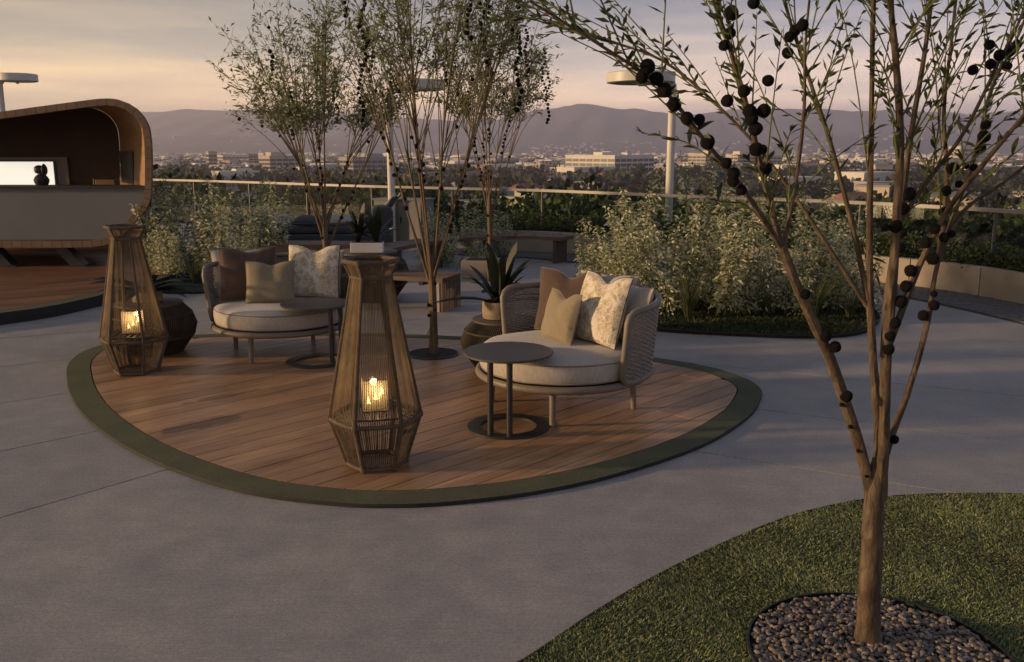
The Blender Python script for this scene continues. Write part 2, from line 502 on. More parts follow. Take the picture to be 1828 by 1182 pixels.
    df = nt.nodes.new('ShaderNodeBsdfTranslucent')
    df.inputs[0].default_value = (0.9, 0.8, 0.6, 1)
    m1 = nt.nodes.new('ShaderNodeMixShader')
    m1.inputs[0].default_value = 0.13
    nt.links.new(tr.outputs[0], m1.inputs[1])
    nt.links.new(df.outputs[0], m1.inputs[2])
    m2 = nt.nodes.new('ShaderNodeMixShader')
    m2.inputs[0].default_value = 0.06
    nt.links.new(m1.outputs[0], m2.inputs[1])
    nt.links.new(gl.outputs[0], m2.inputs[2])
    nt.links.new(m2.outputs[0], out.inputs[0])
    M['hurricane'] = m

    def emit(name, c, s):
        mm, nt2, bb, oo = new_mat(name)
        bb.inputs['Base Color'].default_value = rgba(c)
        bb.inputs['Emission Color'].default_value = rgba(c)
        bb.inputs['Emission Strength'].default_value = s
        return mm
    M['flame'] = emit('candle_flame', (1.0, 0.66, 0.26), 5.0)
    M['wax'] = mat('candle_wax', (0.8, 0.68, 0.48), rough=0.5)
    M['screen'] = emit('lit_screen', (0.86, 0.84, 0.74), 0.82)
    # pavilion
    M['pav_wood'] = mat('pavilion_veneer', (0.36, 0.21, 0.098), (0.265, 0.15, 0.07), 3, 0.5, stretch=(1, 1, 7), bump=0.1, bscale=30, bdist=0.002)
    M['pav_edge'] = mat('pavilion_edge', (0.20, 0.135, 0.09), (0.155, 0.102, 0.068), 7, 0.6, rnd=0.07)
    M['pav_roof'] = mat('pavilion_roof', (0.05, 0.042, 0.036), rough=0.7)
    M['pav_inside'] = mat('pavilion_back', (0.072, 0.052, 0.045), (0.055, 0.04, 0.035), 3, 0.8)
    M['pav_panel'] = mat('grey_panel', (0.165, 0.175, 0.19), (0.142, 0.151, 0.164), 2.2, 0.6)
    M['bench_wood'] = mat('weathered_bench', (0.155, 0.105, 0.078), (0.10, 0.066, 0.05), 7, 0.7, stretch=(0.5, 0.5, 6), bump=0.2, bscale=40, bdist=0.003, rnd=0.2)
    M['grey_fabric'] = mat('slate_fabric', (0.075, 0.08, 0.088), (0.055, 0.06, 0.066), 30, 0.9)
    M['pale_fabric'] = mat('pale_fabric', (0.42, 0.38, 0.33), (0.35, 0.315, 0.27), 30, 0.9)
    M['grey_box'] = mat('grey_cabin', (0.25, 0.245, 0.24), (0.2, 0.195, 0.19), 2, 0.7)
    # city
    M['plain'] = mat('city_ground', (0.12, 0.10, 0.08), (0.045, 0.048, 0.032), 0.012, 0.95, coord='pos', detail=9)
    M['hill'] = mat('hill_ground', (0.10, 0.095, 0.09), (0.045, 0.047, 0.048), 0.004, 0.95, coord='pos', detail=9)
    M['b_white'] = mat('white_facade', (0.72, 0.67, 0.6), (0.64, 0.6, 0.54), 0.2, 0.8)
    M['b_cream'] = mat('cream_facade', (0.55, 0.47, 0.37), (0.48, 0.41, 0.33), 0.2, 0.8, rnd=0.2)
    M['b_tan'] = mat('tan_facade', (0.38, 0.29, 0.22), (0.33, 0.25, 0.19), 0.2, 0.8, rnd=0.25)
    M['b_grey'] = mat('grey_facade', (0.34, 0.32, 0.31), (0.28, 0.265, 0.255), 0.2, 0.8, rnd=0.2)
    M['b_glass'] = mat('dark_window', (0.05, 0.05, 0.055), rough=0.25, spec=0.5)
    M['roof_tile'] = mat('terracotta_roof', (0.27, 0.13, 0.08), (0.2, 0.10, 0.065), 0.6, 0.85, rnd=0.2)
    M['roof_grey'] = mat('grey_roof', (0.28, 0.26, 0.245), rough=0.85, rnd=0.25)
    m, nt, b, out = new_mat('town_mass')
    isl = nt.nodes.new('ShaderNodeNewGeometry').outputs['Random Per Island']
    nt.links.new(ramp_node(nt, isl, [(0.0, (0.26, 0.18, 0.14)), (0.3, (0.45, 0.39, 0.33)), (0.65, (0.66, 0.6, 0.53)), (1.0, (0.8, 0.77, 0.72))]), b.inputs['Base Color'])
    b.inputs['Roughness'].default_value = 0.9
    M['town'] = m
    M['town_slope'] = mat('slope_houses', (0.36, 0.33, 0.3), (0.2, 0.18, 0.16), 0.05, 0.9, coord='pos')


make_materials()


# ------------------------------------------------------------------ mesh helpers
def catmull(pts, n=6, closed=False):
    P = [Vector(p) for p in pts]
    if len(P) < 3 and not closed:
        return P
    out = []
    k = len(P)
    rng = range(k) if closed else range(k - 1)
    for i in rng:
        p1, p2 = P[i], P[(i + 1) % k]
        p0 = P[(i - 1) % k] if closed or i > 0 else p1 * 2 - p2
        p3 = P[(i + 2) % k] if closed or i + 2 < k else p2 * 2 - p1
        for j in range(n):
            t = j / n
            out.append(0.5 * ((2 * p1) + (p2 - p0) * t + (2 * p0 - 5 * p1 + 4 * p2 - p3) * t * t + (3 * p1 - p0 - 3 * p2 + p3) * t ** 3))
    if not closed:
        out.append(P[-1])
    return out


class MB:
    def __init__(self):
        self.v, self.f = [], []

    def box(self, c, s, rz=0.0, taper=1.0):
        b = len(self.v)
        cz, sz = math.cos(rz), math.sin(rz)
        for dz in (-1, 1):
            k = taper if dz > 0 else 1.0
            for dx, dy in ((-1, -1), (1, -1), (1, 1), (-1, 1)):
                x, y = dx * s[0] / 2 * k, dy * s[1] / 2 * k
                self.v.append((c[0] + x * cz - y * sz, c[1] + x * sz + y * cz, c[2] + dz * s[2] / 2))
        for q in ((0, 3, 2, 1), (4, 5, 6, 7), (0, 1, 5, 4), (1, 2, 6, 5), (2, 3, 7, 6), (3, 0, 4, 7)):
            self.f.append(tuple(b + i for i in q))
        return self

    def tube(self, pts, r, n=8, closed=False, cap=True):
        P = [Vector(p) for p in pts]
        k = len(P)
        rr = r if hasattr(r, '__len__') else [r] * k
        b = len(self.v)
        prev = None
        for i in range(k):
            if closed:
                t = P[(i + 1) % k] - P[i - 1]
            else:
                t = P[min(i + 1, k - 1)] - P[max(i - 1, 0)]
            t = t.normalized() if t.length > 1e-9 else Vector((0, 0, 1))
            if prev is None:
                a = Vector((0, 0, 1)) if abs(t.z) < 0.9 else Vector((1, 0, 0))
                u = t.cross(a).normalized()
            else:
                u = (prev - t * prev.dot(t))
                u = u.normalized() if u.length > 1e-6 else t.orthogonal().normalized()
            prev = u
            w = t.cross(u)
            for j in range(n):
                an = 2 * math.pi * j / n
                self.v.append(tuple(P[i] + (u * math.cos(an) + w * math.sin(an)) * rr[i]))
        for i in range(k if closed else k - 1):
            i2 = (i + 1) % k
            for j in range(n):
                j2 = (j + 1) % n
                self.f.append((b + i * n + j, b + i * n + j2, b + i2 * n + j2, b + i2 * n + j))
        if cap and not closed:
            self.f.append(tuple(b + j for j in range(n))[::-1])
            self.f.append(tuple(b + (k - 1) * n + j for j in range(n)))
        return self

    def lathe(self, prof, n=40, c=(0, 0, 0), cap=True):
        b = len(self.v)
        for r, z in prof:
            for j in range(n):
                a = 2 * math.pi * j / n
                self.v.append((c[0] + r * math.cos(a), c[1] + r * math.sin(a), c[2] + z))
        for i in range(len(prof) - 1):
            for j in range(n):
                j2 = (j + 1) % n
                self.f.append((b + i * n + j, b + i * n + j2, b + (i + 1) * n + j2, b + (i + 1) * n + j))
        if cap:
            self.f.append(tuple(b + j for j in range(n))[::-1])
            k = len(prof) - 1
            self.f.append(tuple(b + k * n + j for j in range(n)))
        return self

    def prism(self, poly, z0, z1):
        b = len(self.v)
        n = len(poly)
        for z in (z0, z1):
            for p in poly:
                self.v.append((p[0], p[1], z))
        self.f.append(tuple(range(b, b + n))[::-1])
        self.f.append(tuple(range(b + n, b + 2 * n)))
        for i in range(n):
            j = (i + 1) % n
            self.f.append((b + i, b + j, b + n + j, b + n + i))
        return self

    def ribbon(self, A, B):
        b = len(self.v)
        for p, q in zip(A, B):
            self.v += [tuple(p), tuple(q)]
        for i in range(len(A) - 1):
            self.f.append((b + 2 * i, b + 2 * i + 1, b + 2 * i + 3, b + 2 * i + 2))
        return self

    def mesh(self, name, m, smooth=False):
        me = bpy.data.meshes.new(name)
        me.from_pydata(self.v, [], self.f)
        if m:
            me.materials.append(M[m])
        if smooth:
            me.polygons.foreach_set('use_smooth', [True] * len(me.polygons))
            try:
                me.set_sharp_from_angle(angle=R(38))
            except Exception:
                pass
        me.update()
        return me

    def build(self, name, m, parent=None, smooth=False, bevel=0.0):
        o = bpy.data.objects.new(name, self.mesh(name, m, smooth))
        COL.objects.link(o)
        o.parent = parent
        if bevel:
            md = o.modifiers.new('edge', 'BEVEL')
            md.width = bevel
            md.segments = 2
            md.limit_method = 'ANGLE'
        return o


def tag(o, label=None, cat=None, group=None, kind=None):
    if label:
        o['label'] = label
    if cat:
        o['category'] = cat
    if group:
        o['group'] = group
    if kind:
        o['kind'] = kind
    return o


def thing(name, label, cat, loc=(0, 0, 0), rz=0.0, group=None):
    o = bpy.data.objects.new(name, None)
    o.empty_display_size = 0.1
    COL.objects.link(o)
    o.location = loc
    o.rotation_euler = (0, 0, rz)
    return tag(o, label, cat, group)


def place(name, me, parent=None, loc=(0, 0, 0), rot=(0, 0, 0), scale=(1, 1, 1)):
    o = bpy.data.objects.new(name, me)
    COL.objects.link(o)
    o.parent = parent
    o.location = loc
    o.rotation_euler = rot
    o.scale = scale
    return o


def copy_tree(o, parent=None):
    c = o.copy()
    COL.objects.link(c)
    c.parent = parent
    for ch in list(o.children):
        copy_tree(ch, c)
    return c


def np_mesh(name, verts, faces, m):
    """verts (N,3), faces (F,k) of one size"""
    me = bpy.data.meshes.new(name)
    F, k = faces.shape
    me.vertices.add(len(verts))
    me.vertices.foreach_set('co', np.ascontiguousarray(verts, dtype=np.float32).ravel())
    me.loops.add(F * k)
    me.loops.foreach_set('vertex_index', faces.astype(np.int32).ravel())
    me.polygons.add(F)
    me.polygons.foreach_set('loop_start', np.arange(0, F * k, k, dtype=np.int32))
    me.materials.append(M[m])
    me.update(calc_edges=True)
    return me


def unit(a):
    return a / np.maximum(np.linalg.norm(a, axis=1, keepdims=True), 1e-9)


def leaf_mesh(name, pos, dirs, length, width, m, rng, fold=0.25, droop=0.0):
    """folded lance-shaped leaves: base, two shoulders, tip"""
    n = len(pos)
    d = unit(dirs)
    side = unit(np.cross(d, unit(rng.normal(size=(n, 3)))))
    nor = np.cross(side, d)
    L = np.asarray(length).reshape(-1, 1) * np.ones((n, 1))
    W = np.asarray(width).reshape(-1, 1) * np.ones((n, 1))
    tip = pos + d * L
    tip[:, 2] -= (droop * L[:, 0])
    mid = pos + d * L * 0.45
    a = mid + side * W * 0.5 + nor * W * fold
    b = mid - side * W * 0.5 + nor * W * fold
    v = np.stack([pos, a, tip, b], axis=1).reshape(-1, 3)
    i = np.arange(n) * 4
    f = np.concatenate([np.stack([i, i + 1, i + 2], 1), np.stack([i, i + 2, i + 3], 1)])
    return np_mesh(name, v, f, m)


def clip_half(poly, p, d):
    """keep the part left of the line through p with direction d"""
    out = []
    s = [d[0] * (q[1] - p[1]) - d[1] * (q[0] - p[0]) for q in poly]
    for i in range(len(poly)):
        j = (i + 1) % len(poly)
        if s[i] >= 0:
            out.append(poly[i])
        if (s[i] >= 0) != (s[j] >= 0):
            t = s[i] / (s[i] - s[j])
            out.append((poly[i][0] + (poly[j][0] - poly[i][0]) * t, poly[i][1] + (poly[j][1] - poly[i][1]) * t))
    return out


def clip_convex(poly, conv):
    for i in range(len(conv)):
        a, b = conv[i], conv[(i + 1) % len(conv)]
        poly = clip_half(poly, a, (b[0] - a[0], b[1] - a[1]))
        if len(poly) < 3:
            return []
    return poly


def inside(poly, x, y):
    c = False
    for i in range(len(poly)):
        a, b = poly[i], poly[i - 1]
        if (a[1] > y) != (b[1] > y) and x < (b[0] - a[0]) * (y - a[1]) / (b[1] - a[1]) + a[0]:
            c = not c
    return c


def inset(poly, d):
    """move every corner of a convex counter-clockwise outline inwards"""
    out = list(poly)
    n = len(poly)
    lines = []
    for i in range(n):
        a, b = poly[i], poly[(i + 1) % n]
        dx, dy = b[0] - a[0], b[1] - a[1]
        l = math.hypot(dx, dy) or 1e-9
        lines.append(((a[0] - dy / l * d, a[1] + dx / l * d), (dx, dy)))
    big = list(poly)
    for p, q in lines:
        big = clip_half(big, p, q)
        if len(big) < 3:
            return []
    return big


def hull(pts):
    pts = sorted(set((round(a, 5), round(b, 5)) for a, b in pts))

    def half(ps):
        h = []
        for p in ps:
            while len(h) > 1 and (h[-1][0] - h[-2][0]) * (p[1] - h[-2][1]) - (h[-1][1] - h[-2][1]) * (p[0] - h[-2][0]) <= 1e-9:
                h.pop()
            h.append(p)
        return h[:-1]
    return half(pts) + half(pts[::-1])


# ------------------------------------------------------------------ outlines (metres; camera stands at x 0, y 0, looks along +y)
RAIL = [(-14, 24.0), (-8.4, 21.4), (-5.6, 19.7), (-3.0, 17.8), (-1.2, 16.8), (0.58, 15.84), (2.5, 14.1), (4.0, 12.95), (4.95, 12.0), (5.95, 10.35), (6.45, 8.6), (6.7, 6.5), (6.7, 3.5)]
WALLP = [(-0.9, 15.45), (-0.13, 15.13), (0.7, 14.8), (1.48, 14.18), (2.6, 13.25), (3.8, 12.25), (4.83, 11.3), (5.31, 10.68), (5.66, 9.77), (5.95, 8.5), (6.1, 6.8), (6.15, 3.5)]
DECK_OUT = [(-3.319, 6.48), (-3.023, 5.949), (-2.67, 5.435), (-2.198, 4.9), (-1.732, 4.496), (-1.298, 4.223), (-0.853, 4.085), (-0.578, 4.062), (-0.31, 4.094), (0.101, 4.223), (0.552, 4.48), (1.1, 4.95), (1.504, 5.50),
            (1.70, 5.92), (1.775, 6.2), (1.731, 6.5), (1.527, 6.862), (1.092, 7.208), (0.42, 7.634), (-0.274, 7.937), (-1.108, 8.11), (-1.943, 8.16), (-2.757, 8.1), (-3.359, 7.913), (-3.61, 7.523), (-3.555, 7.012)]
PLATFORM = [(-9.5, 6.4), (-6.8, 7.35), (-5.03, 8.62), (-4.55, 9.6), (-4.36, 10.9), (-4.36, 12.0), (-4.6, 13.2), (-5.6, 14.8), (-9.5, 15.6)]


def smooth2(poly, n=4, closed=True):
    return [(p.x, p.y) for p in catmull([(a, b, 0) for a, b in poly], n, closed)]


# ------------------------------------------------------------------ terrace
def build_terrace():
    rail = smooth2(RAIL, 5, False)
    outer = [(p[0] + 0.12, p[1] + 0.2) for p in rail]
    poly = [(6.9, 3.5), (6.9, -6), (-14, -6)] + [(-14.2, 24.2)] + outer[1:]
    poly = [(-14, -6), (6.9, -6)] + outer[::-1]
    MB().prism(poly, -23.5, -0.03).build('terrace', 'joint').__setitem__('kind', 'structure')
    root = bpy.data.objects['terrace']
    # concrete slabs cast in panels; joints run away from the deck
    L = [((-1.86, 4.6), 50), ((-2.7, 5.12), 44), ((-3.3, 6.02), 38), ((-3.85, 7.06), 33), ((-4.3, 8.2), 29)]
    Rr = [((1.047, 4.9), -28.4), ((1.627, 5.746), -27), ((2.1, 6.75), -25), ((2.6, 7.9), -22)]
    X0 = -0.79
    big = [(-13.5, -5.5), (6.6, -5.5), (6.6, 24), (-13.5, 24)]

    def vec(a):
        return (math.cos(R(a)), math.sin(R(a)))
    pieces = []
    front = clip_half(big, L[0][0], tuple(-x for x in vec(L[0][1])))
    front = clip_half(front, Rr[0][0], tuple(-x for x in vec(Rr[0][1])))
    pieces.append(front)
    left = clip_half(big, (X0, 0), (0, 1))
    for i in range(len(L)):
        p = clip_half(left, L[i][0], vec(L[i][1]))
        if i + 1 < len(L):
            p = clip_half(p, L[i + 1][0], tuple(-x for x in vec(L[i + 1][1])))
        pieces.append(p)
    right = clip_half(big, (X0, 0), (0, -1))
    for i in range(len(Rr)):
        p = clip_half(right, Rr[i][0], vec(Rr[i][1]))
        if i + 1 < len(Rr):
            p = clip_half(p, Rr[i + 1][0], tuple(-x for x in vec(Rr[i + 1][1])))
        pieces.append(p)
    # keep the paving on the terrace: cut with the (convex) back edge
    conv = [(-13.5, 22.5), (-13.5, -5.5), (6.4, -5.5), (6.4, 8.2), (5.7, 10.3), (4.4, 12.2), (0.5, 15.6), (-3.0, 17.5), (-8.0, 21)]
    conv = hull(conv)
    for p in pieces:
        p = clip_convex(p, conv)
        p = inset(p, 0.005) if len(p) >= 3 else p
        if len(p) >= 3:
            MB().prism(p, -0.029, 0.0).build('slab', 'concrete', root)


build_terrace()


def build_deck(outline, ring_w, z, key, root_name, label, ang, board, plank_name='plank', hole=None, ring_z=None, edge_h=0.0):
    out = hull(smooth2(outline, 4))
    root = thing(root_name, label, 'deck')
    inn = inset(out, ring_w)
    # turf strip
    mb = MB()
    n = len(out)
    # pair every outer point with the nearest inner point
    inn_r = []
    for p in out:
        best = min(((math.hypot(p[0] - a[0], p[1] - a[1]), a) for a in seg_points(inn)), key=lambda t: t[0])[1]
        inn_r.append(best)
    rz = z if ring_z is None else ring_z
    for i in range(n):
        j = (i + 1) % n
        b = len(mb.v)
        mb.v += [(out[i][0], out[i][1], rz - 0.004), (out[j][0], out[j][1], rz - 0.004), (inn_r[j][0], inn_r[j][1], rz), (inn_r[i][0], inn_r[i][1], rz)]
        mb.f.append((b, b + 1, b + 2, b + 3))
    mb.build('turf_strip', 'turf', root)
    e = MB()
    for i in range(n):
        j = (i + 1) % n
        b = len(e.v)
        e.v += [(out[i][0], out[i][1], 0.001), (out[j][0], out[j][1], 0.001), (out[j][0], out[j][1], rz - 0.004), (out[i][0], out[i][1], rz - 0.004)]
        e.f.append((b, b + 1, b + 2, b + 3))
    e.build('edging', 'edge_dark', root)
    MB().prism(inset(out, ring_w * 0.5), 0.002, z - 0.022).build('substructure', 'joint', root)
    conv = inset(out, ring_w + 0.008)
    c, s = math.cos(R(ang)), math.sin(R(ang))
    us = [p[0] * c + p[1] * s for p in conv]
    ws = [-p[0] * s + p[1] * c for p in conv]
    rnd = random.Random(3)
    w = min(ws)
    while w < max(ws):
        u = min(us) - rnd.uniform(0, 2.2)
        while u < max(us):
            ln = rnd.choice((2.4, 3.0, 3.6))
            q = [(u + 0.0015, w + 0.003), (u + ln - 0.0015, w + 0.003), (u + ln - 0.0015, w + board - 0.003), (u + 0.0015, w + board - 0.003)]
            q = [(a * c - b * s, a * s + b * c) for a, b in q]
            q = clip_convex(q, conv)
            if len(q) >= 3:
                area = abs(sum(q[i][0] * q[i - 1][1] - q[i - 1][0] * q[i][1] for i in range(len(q)))) / 2
                if area > 0.004:
                    dz = rnd.uniform(-0.0008, 0.0008)
                    MB().prism(q, z - 0.021, z + dz).build(plank_name, key, root)
            u += ln
        w += board
    return root


def seg_points(poly, k=10):
    for i in range(len(poly)):
        a, b = poly[i - 1], poly[i]
        for t in range(k):
            yield (a[0] + (b[0] - a[0]) * t / k, a[1] + (b[1] - a[1]) * t / k)


DECK_Z = 0.026
build_deck(DECK_OUT, 0.165, DECK_Z, 'deck', 'oval_deck', 'oval timber deck with green turf border under the round daybeds', 45, 0.142)
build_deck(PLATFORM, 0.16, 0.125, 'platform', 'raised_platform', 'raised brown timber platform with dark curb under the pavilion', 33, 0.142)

# tree pit in the deck
pit = thing('tree_grate', 'dark round gravel tree pit set into the oval deck', 'tree pit', (-0.655, 7.26, DECK_Z))
MB().lathe([(0.2, 0.0015), (0.2, 0.006), (0.185, 0.007)], 40).build('gravel', 'grate', pit)
MB().lathe([(0.2, 0.0015), (0.213, 0.0015), (0.213, 0.009), (0.2, 0.009)], 40, cap=False).build('rim', 'metal_dark', pit)


# ------------------------------------------------------------------ lawn, pebbles, cobbles, planting beds
def grass(name, poly, n, h, w, m, seed, z=0.0, holes=(), lean=1.0, label=None):
    rng = np.random.default_rng(seed)
    xs = [p[0] for p in poly]
    ys = [p[1] for p in poly]
    P = []
    pts = np.stack([rng.uniform(min(xs), max(xs), n * 2), rng.uniform(min(ys), max(ys), n * 2)], 1)
    for x, y in pts:
        if inside(poly, x, y) and all((x - a) ** 2 + (y - b) ** 2 > r * r for a, b, r in holes):
            P.append((x, y))
            if len(P) >= n:
                break
    P = np.array(P)
    k = len(P)
    # clumpy: height and lean follow a slow wave
    cl = 0.6 + 0.4 * np.sin(P[:, 0] * 9 + np.sin(P[:, 1] * 7) * 2) * np.sin(P[:, 1] * 8 + np.sin(P[:, 0] * 6) * 2)
    hh = h * rng.uniform(0.35, 1.5, k) * (0.75 + 0.35 * cl)
    az = rng.uniform(0, 2 * np.pi, k) * 0.6 + np.sin(P[:, 0] * 5 + P[:, 1] * 3) * 2.2
    ln = rng.uniform(0.3, 1.5, k) * lean
    d = np.stack([np.cos(az) * ln, np.sin(az) * ln, np.ones(k)], 1)
    pos = np.concatenate([P, np.full((k, 1), z)], 1)
    me = leaf_mesh(name, pos, d, hh, w * rng.uniform(0.7, 1.3, k), m, rng, 0.1, 0.15)
    o = place(name, me)
    return tag(o, label, 'grass', kind='stuff')


LAWN = smooth2([(-0.35, 2.3), (0.049, 2.743), (0.29, 3.03), (0.551, 3.309), (0.87, 3.6), (1.268, 3.914), (1.6, 4.09), (1.904, 4.186), (2.25, 4.215), (2.6, 4.2), (3.2, 4.05), (3.9, 3.6), (4.2, 2.8), (3.9, 1.6), (2.6, 0.8), (0.9, 0.8), (-0.2, 1.5)], 4)
lawn = tag(MB().prism(LAWN, 0.001, 0.012).build('lawn', 'lawn_soil'), kind='structure')
ring = [(x, y, 0.012) for x, y in LAWN]
MB().tube(ring, 0.007, 5, True).build('lawn_edging', 'edge_dark', lawn)
PC, PR = (1.236, 2.735), 0.425
lawn_vis = [p for p in LAWN]
lawn_vis = clip_half(LAWN, (0, 2.35), (1, 0))
lawn_vis = clip_half(lawn_vis, (3.05, 0), (0, 1))
grass('lawn_grass', lawn_vis, 130000, 0.018, 0.0032, 'grass', 5, 0.011, ((PC[0], PC[1], PR + 0.006),), 1.0, 'short mown lawn curving round the pebble bed and young tree')


def build_pebbles():
    bed = thing('pebble_bed', 'round bed of brown pebbles at the foot of the nearest tree', 'pebble bed', (PC[0], PC[1], 0.012))
    MB().lathe([(PR, 0.002), (PR, 0.006)], 56).build('soil', 'soil', bed)
    MB().lathe([(PR, 0.001), (PR + 0.008, 0.001), (PR + 0.008, 0.022), (PR, 0.022)], 56, cap=False).build('steel_ring', 'edge_dark', bed)
    rnd = random.Random(11)
    protos = []
    for k in range(5):
        mb = MB()
        n = 8
        for i in range(5):
            ph = math.pi * i / 4
            for j in range(n):
                a = 2 * math.pi * j / n
                rr = math.sin(ph) if 0 < i < 4 else 0.12
                jit = 1 + 0.12 * math.sin(a * 2 + k) + rnd.uniform(-0.05, 0.05)
                mb.v.append((rr * math.cos(a) * jit, rr * math.sin(a) * jit * 0.74, -math.cos(ph) * 0.52))
        for i in range(4):
            for j in range(n):
                j2 = (j + 1) % n
                mb.f.append((i * n + j, i * n + j2, (i + 1) * n + j2, (i + 1) * n + j))
        mb.f.append(tuple(range(n))[::-1])
        mb.f.append(tuple(range(4 * n, 5 * n)))
        protos.append(mb)
    pm = [mb.mesh('pebble', 'pebble', True) for mb in protos]
    pts = []
    for layer in (0, 1):
        sp = 0.0185
        y = -PR
        row = 0
        while y < PR:
            x = -PR + (sp / 2 if row % 2 else 0)
            while x < PR:
                a, b = x + rnd.uniform(-.007, .007) + layer * 0.011, y + rnd.uniform(-.007, .007) + layer * 0.007
                if math.hypot(a, b) < PR - 0.012 and math.hypot(a, b - 0.105) > 0.04 and b > -0.22:
                    if layer == 0 or rnd.random() < 0.42:
                        pts.append((a, b, layer))
                x += sp
            y += sp * 0.87
            row += 1
    rnd.shuffle(pts)
    pts.sort(key=lambda p: -p[2])      # the upper stones are the ones that show
    rest = MB()
    cnt = 0
    for a, b, l in pts:
        s = rnd.choice((rnd.uniform(0.006, 0.010), rnd.uniform(0.009, 0.014), rnd.uniform(0.011, 0.0165)))
        z = 0.010 + l * 0.010 + rnd.uniform(0, 0.003)
        rot = (rnd.uniform(-.3, .3), rnd.uniform(-.3, .3), rnd.uniform(0, 6.28))
        if cnt < 300 and b > -0.19:
            place('pebble', rnd.choice(pm), bed, (a, b, z), rot, (s, s, s))
            cnt += 1
        else:
            p = rnd.choice(protos)
            q = len(rest.v)
            mt = Matrix.Translation((a, b, z)) @ Matrix.Rotation(rot[2], 4, 'Z') @ Matrix.Rotation(rot[0], 4, 'X')
            rest.v += [tuple(mt @ (Vector(v) * s)) for v in p.v]
            rest.f += [tuple(q + i for i in f) for f in p.f]
    tag(rest.build('pebble_fill', 'pebble', bed, True), kind='stuff')


build_pebbles()


def offset_path(path, d):
    out = []
    for i in range(len(path)):
        a, b = path[max(i - 1, 0)], path[min(i + 1, len(path) - 1)]
        dx, dy = b[0] - a[0], b[1] - a[1]
        l = math.hypot(dx, dy) or 1
        out.append((path[i][0] + dy / l * d, path[i][1] - dx / l * d))
    return out


def resample(path, step):
    out = [path[0]]
    acc = 0.0
    for a, b in zip(path, path[1:]):
        l = math.hypot(b[0] - a[0], b[1] - a[1])
        while acc + l >= step:
            t = (step - acc) / l
            a = (a[0] + (b[0] - a[0]) * t, a[1] + (b[1] - a[1]) * t)
            out.append(a)
            l = math.hypot(b[0] - a[0], b[1] - a[1])
            acc = 0.0
        acc += l
    return out


def build_planter_wall():
    path = smooth2(WALLP, 6, False)
    root = thing('planter_wall', 'low beige concrete planter wall curving along the glass railing', 'wall')
    H, T = 0.345, 0.12
    pts = resample(path, 0.92)
    fine = resample(path, 0.02)
    for a, b in zip(pts, pts[1:]):
        i0 = min(range(len(fine)), key=lambda i: math.hypot(fine[i][0] - a[0], fine[i][1] - a[1]))
        i1 = min(range(len(fine)), key=lambda i: math.hypot(fine[i][0] - b[0], fine[i][1] - b[1]))
        seg = fine[i0:i1 + 1:8]
        if seg[-1] != fine[i1]:
            seg.append(fine[i1])
        # open joint between panels
        a0, a1 = Vector(seg[0]), Vector(seg[1])
        seg[0] = tuple(a0 + (a1 - a0).normalized() * 0.006)
        seg[-1] = tuple(Vector(seg[-1]) - (Vector(seg[-1]) - Vector(seg[-2])).normalized() * 0.006)
        inner = offset_path(seg, -T)
        MB().prism((seg + inner[::-1]), 0.002, H).build('panel', 'wall', root, bevel=0.004)
    core_a, core_b = offset_path(fine[::10], -0.02), offset_path(fine[::10], -T + 0.02)
    MB().prism(core_a + core_b[::-1], 0.0015, H - 0.02).build('core', 'joint', root)
    back = offset_path(fine[::10], -T - 0.001)
    far = offset_path(fine[::10], -0.62)
    MB().prism(back + far[::-1], 0.0015, H - 0.06).build('soil', 'soil', root)
    # cobbled strip at the foot of the wall
    rnd = random.Random(2)
    cob = MB()
    for r in range(8):
        line = resample(offset_path(fine[::5], 0.055 + r * 0.104), 0.104)
        for k, p in enumerate(line[:-1]):
            q = line[k + 1]
            if p[1] < 4:
                continue
            an = math.atan2(q[1] - p[1], q[0] - p[0])
            cob.box((p[0] + rnd.uniform(-.004, .004), p[1] + rnd.uniform(-.004, .004), 0.008 + rnd.uniform(-.002, .002)), (0.095, 0.095, 0.014), an + rnd.uniform(-.05, .05), 0.93)
    o = cob.build('cobbles', 'cobble')
    tag(o, 'strip of small dark cobbles at the foot of the planter wall', 'cobbles', kind='stuff')
    A, B = offset_path(fine[::5], 0.0), offset_path(fine[::5], 0.88)
    tag(MB().ribbon([(x, y, 0.004) for x, y in A], [(x, y, 0.004) for x, y in B]).build('cobble_bedding', 'joint'), kind='structure')


build_planter_wall()


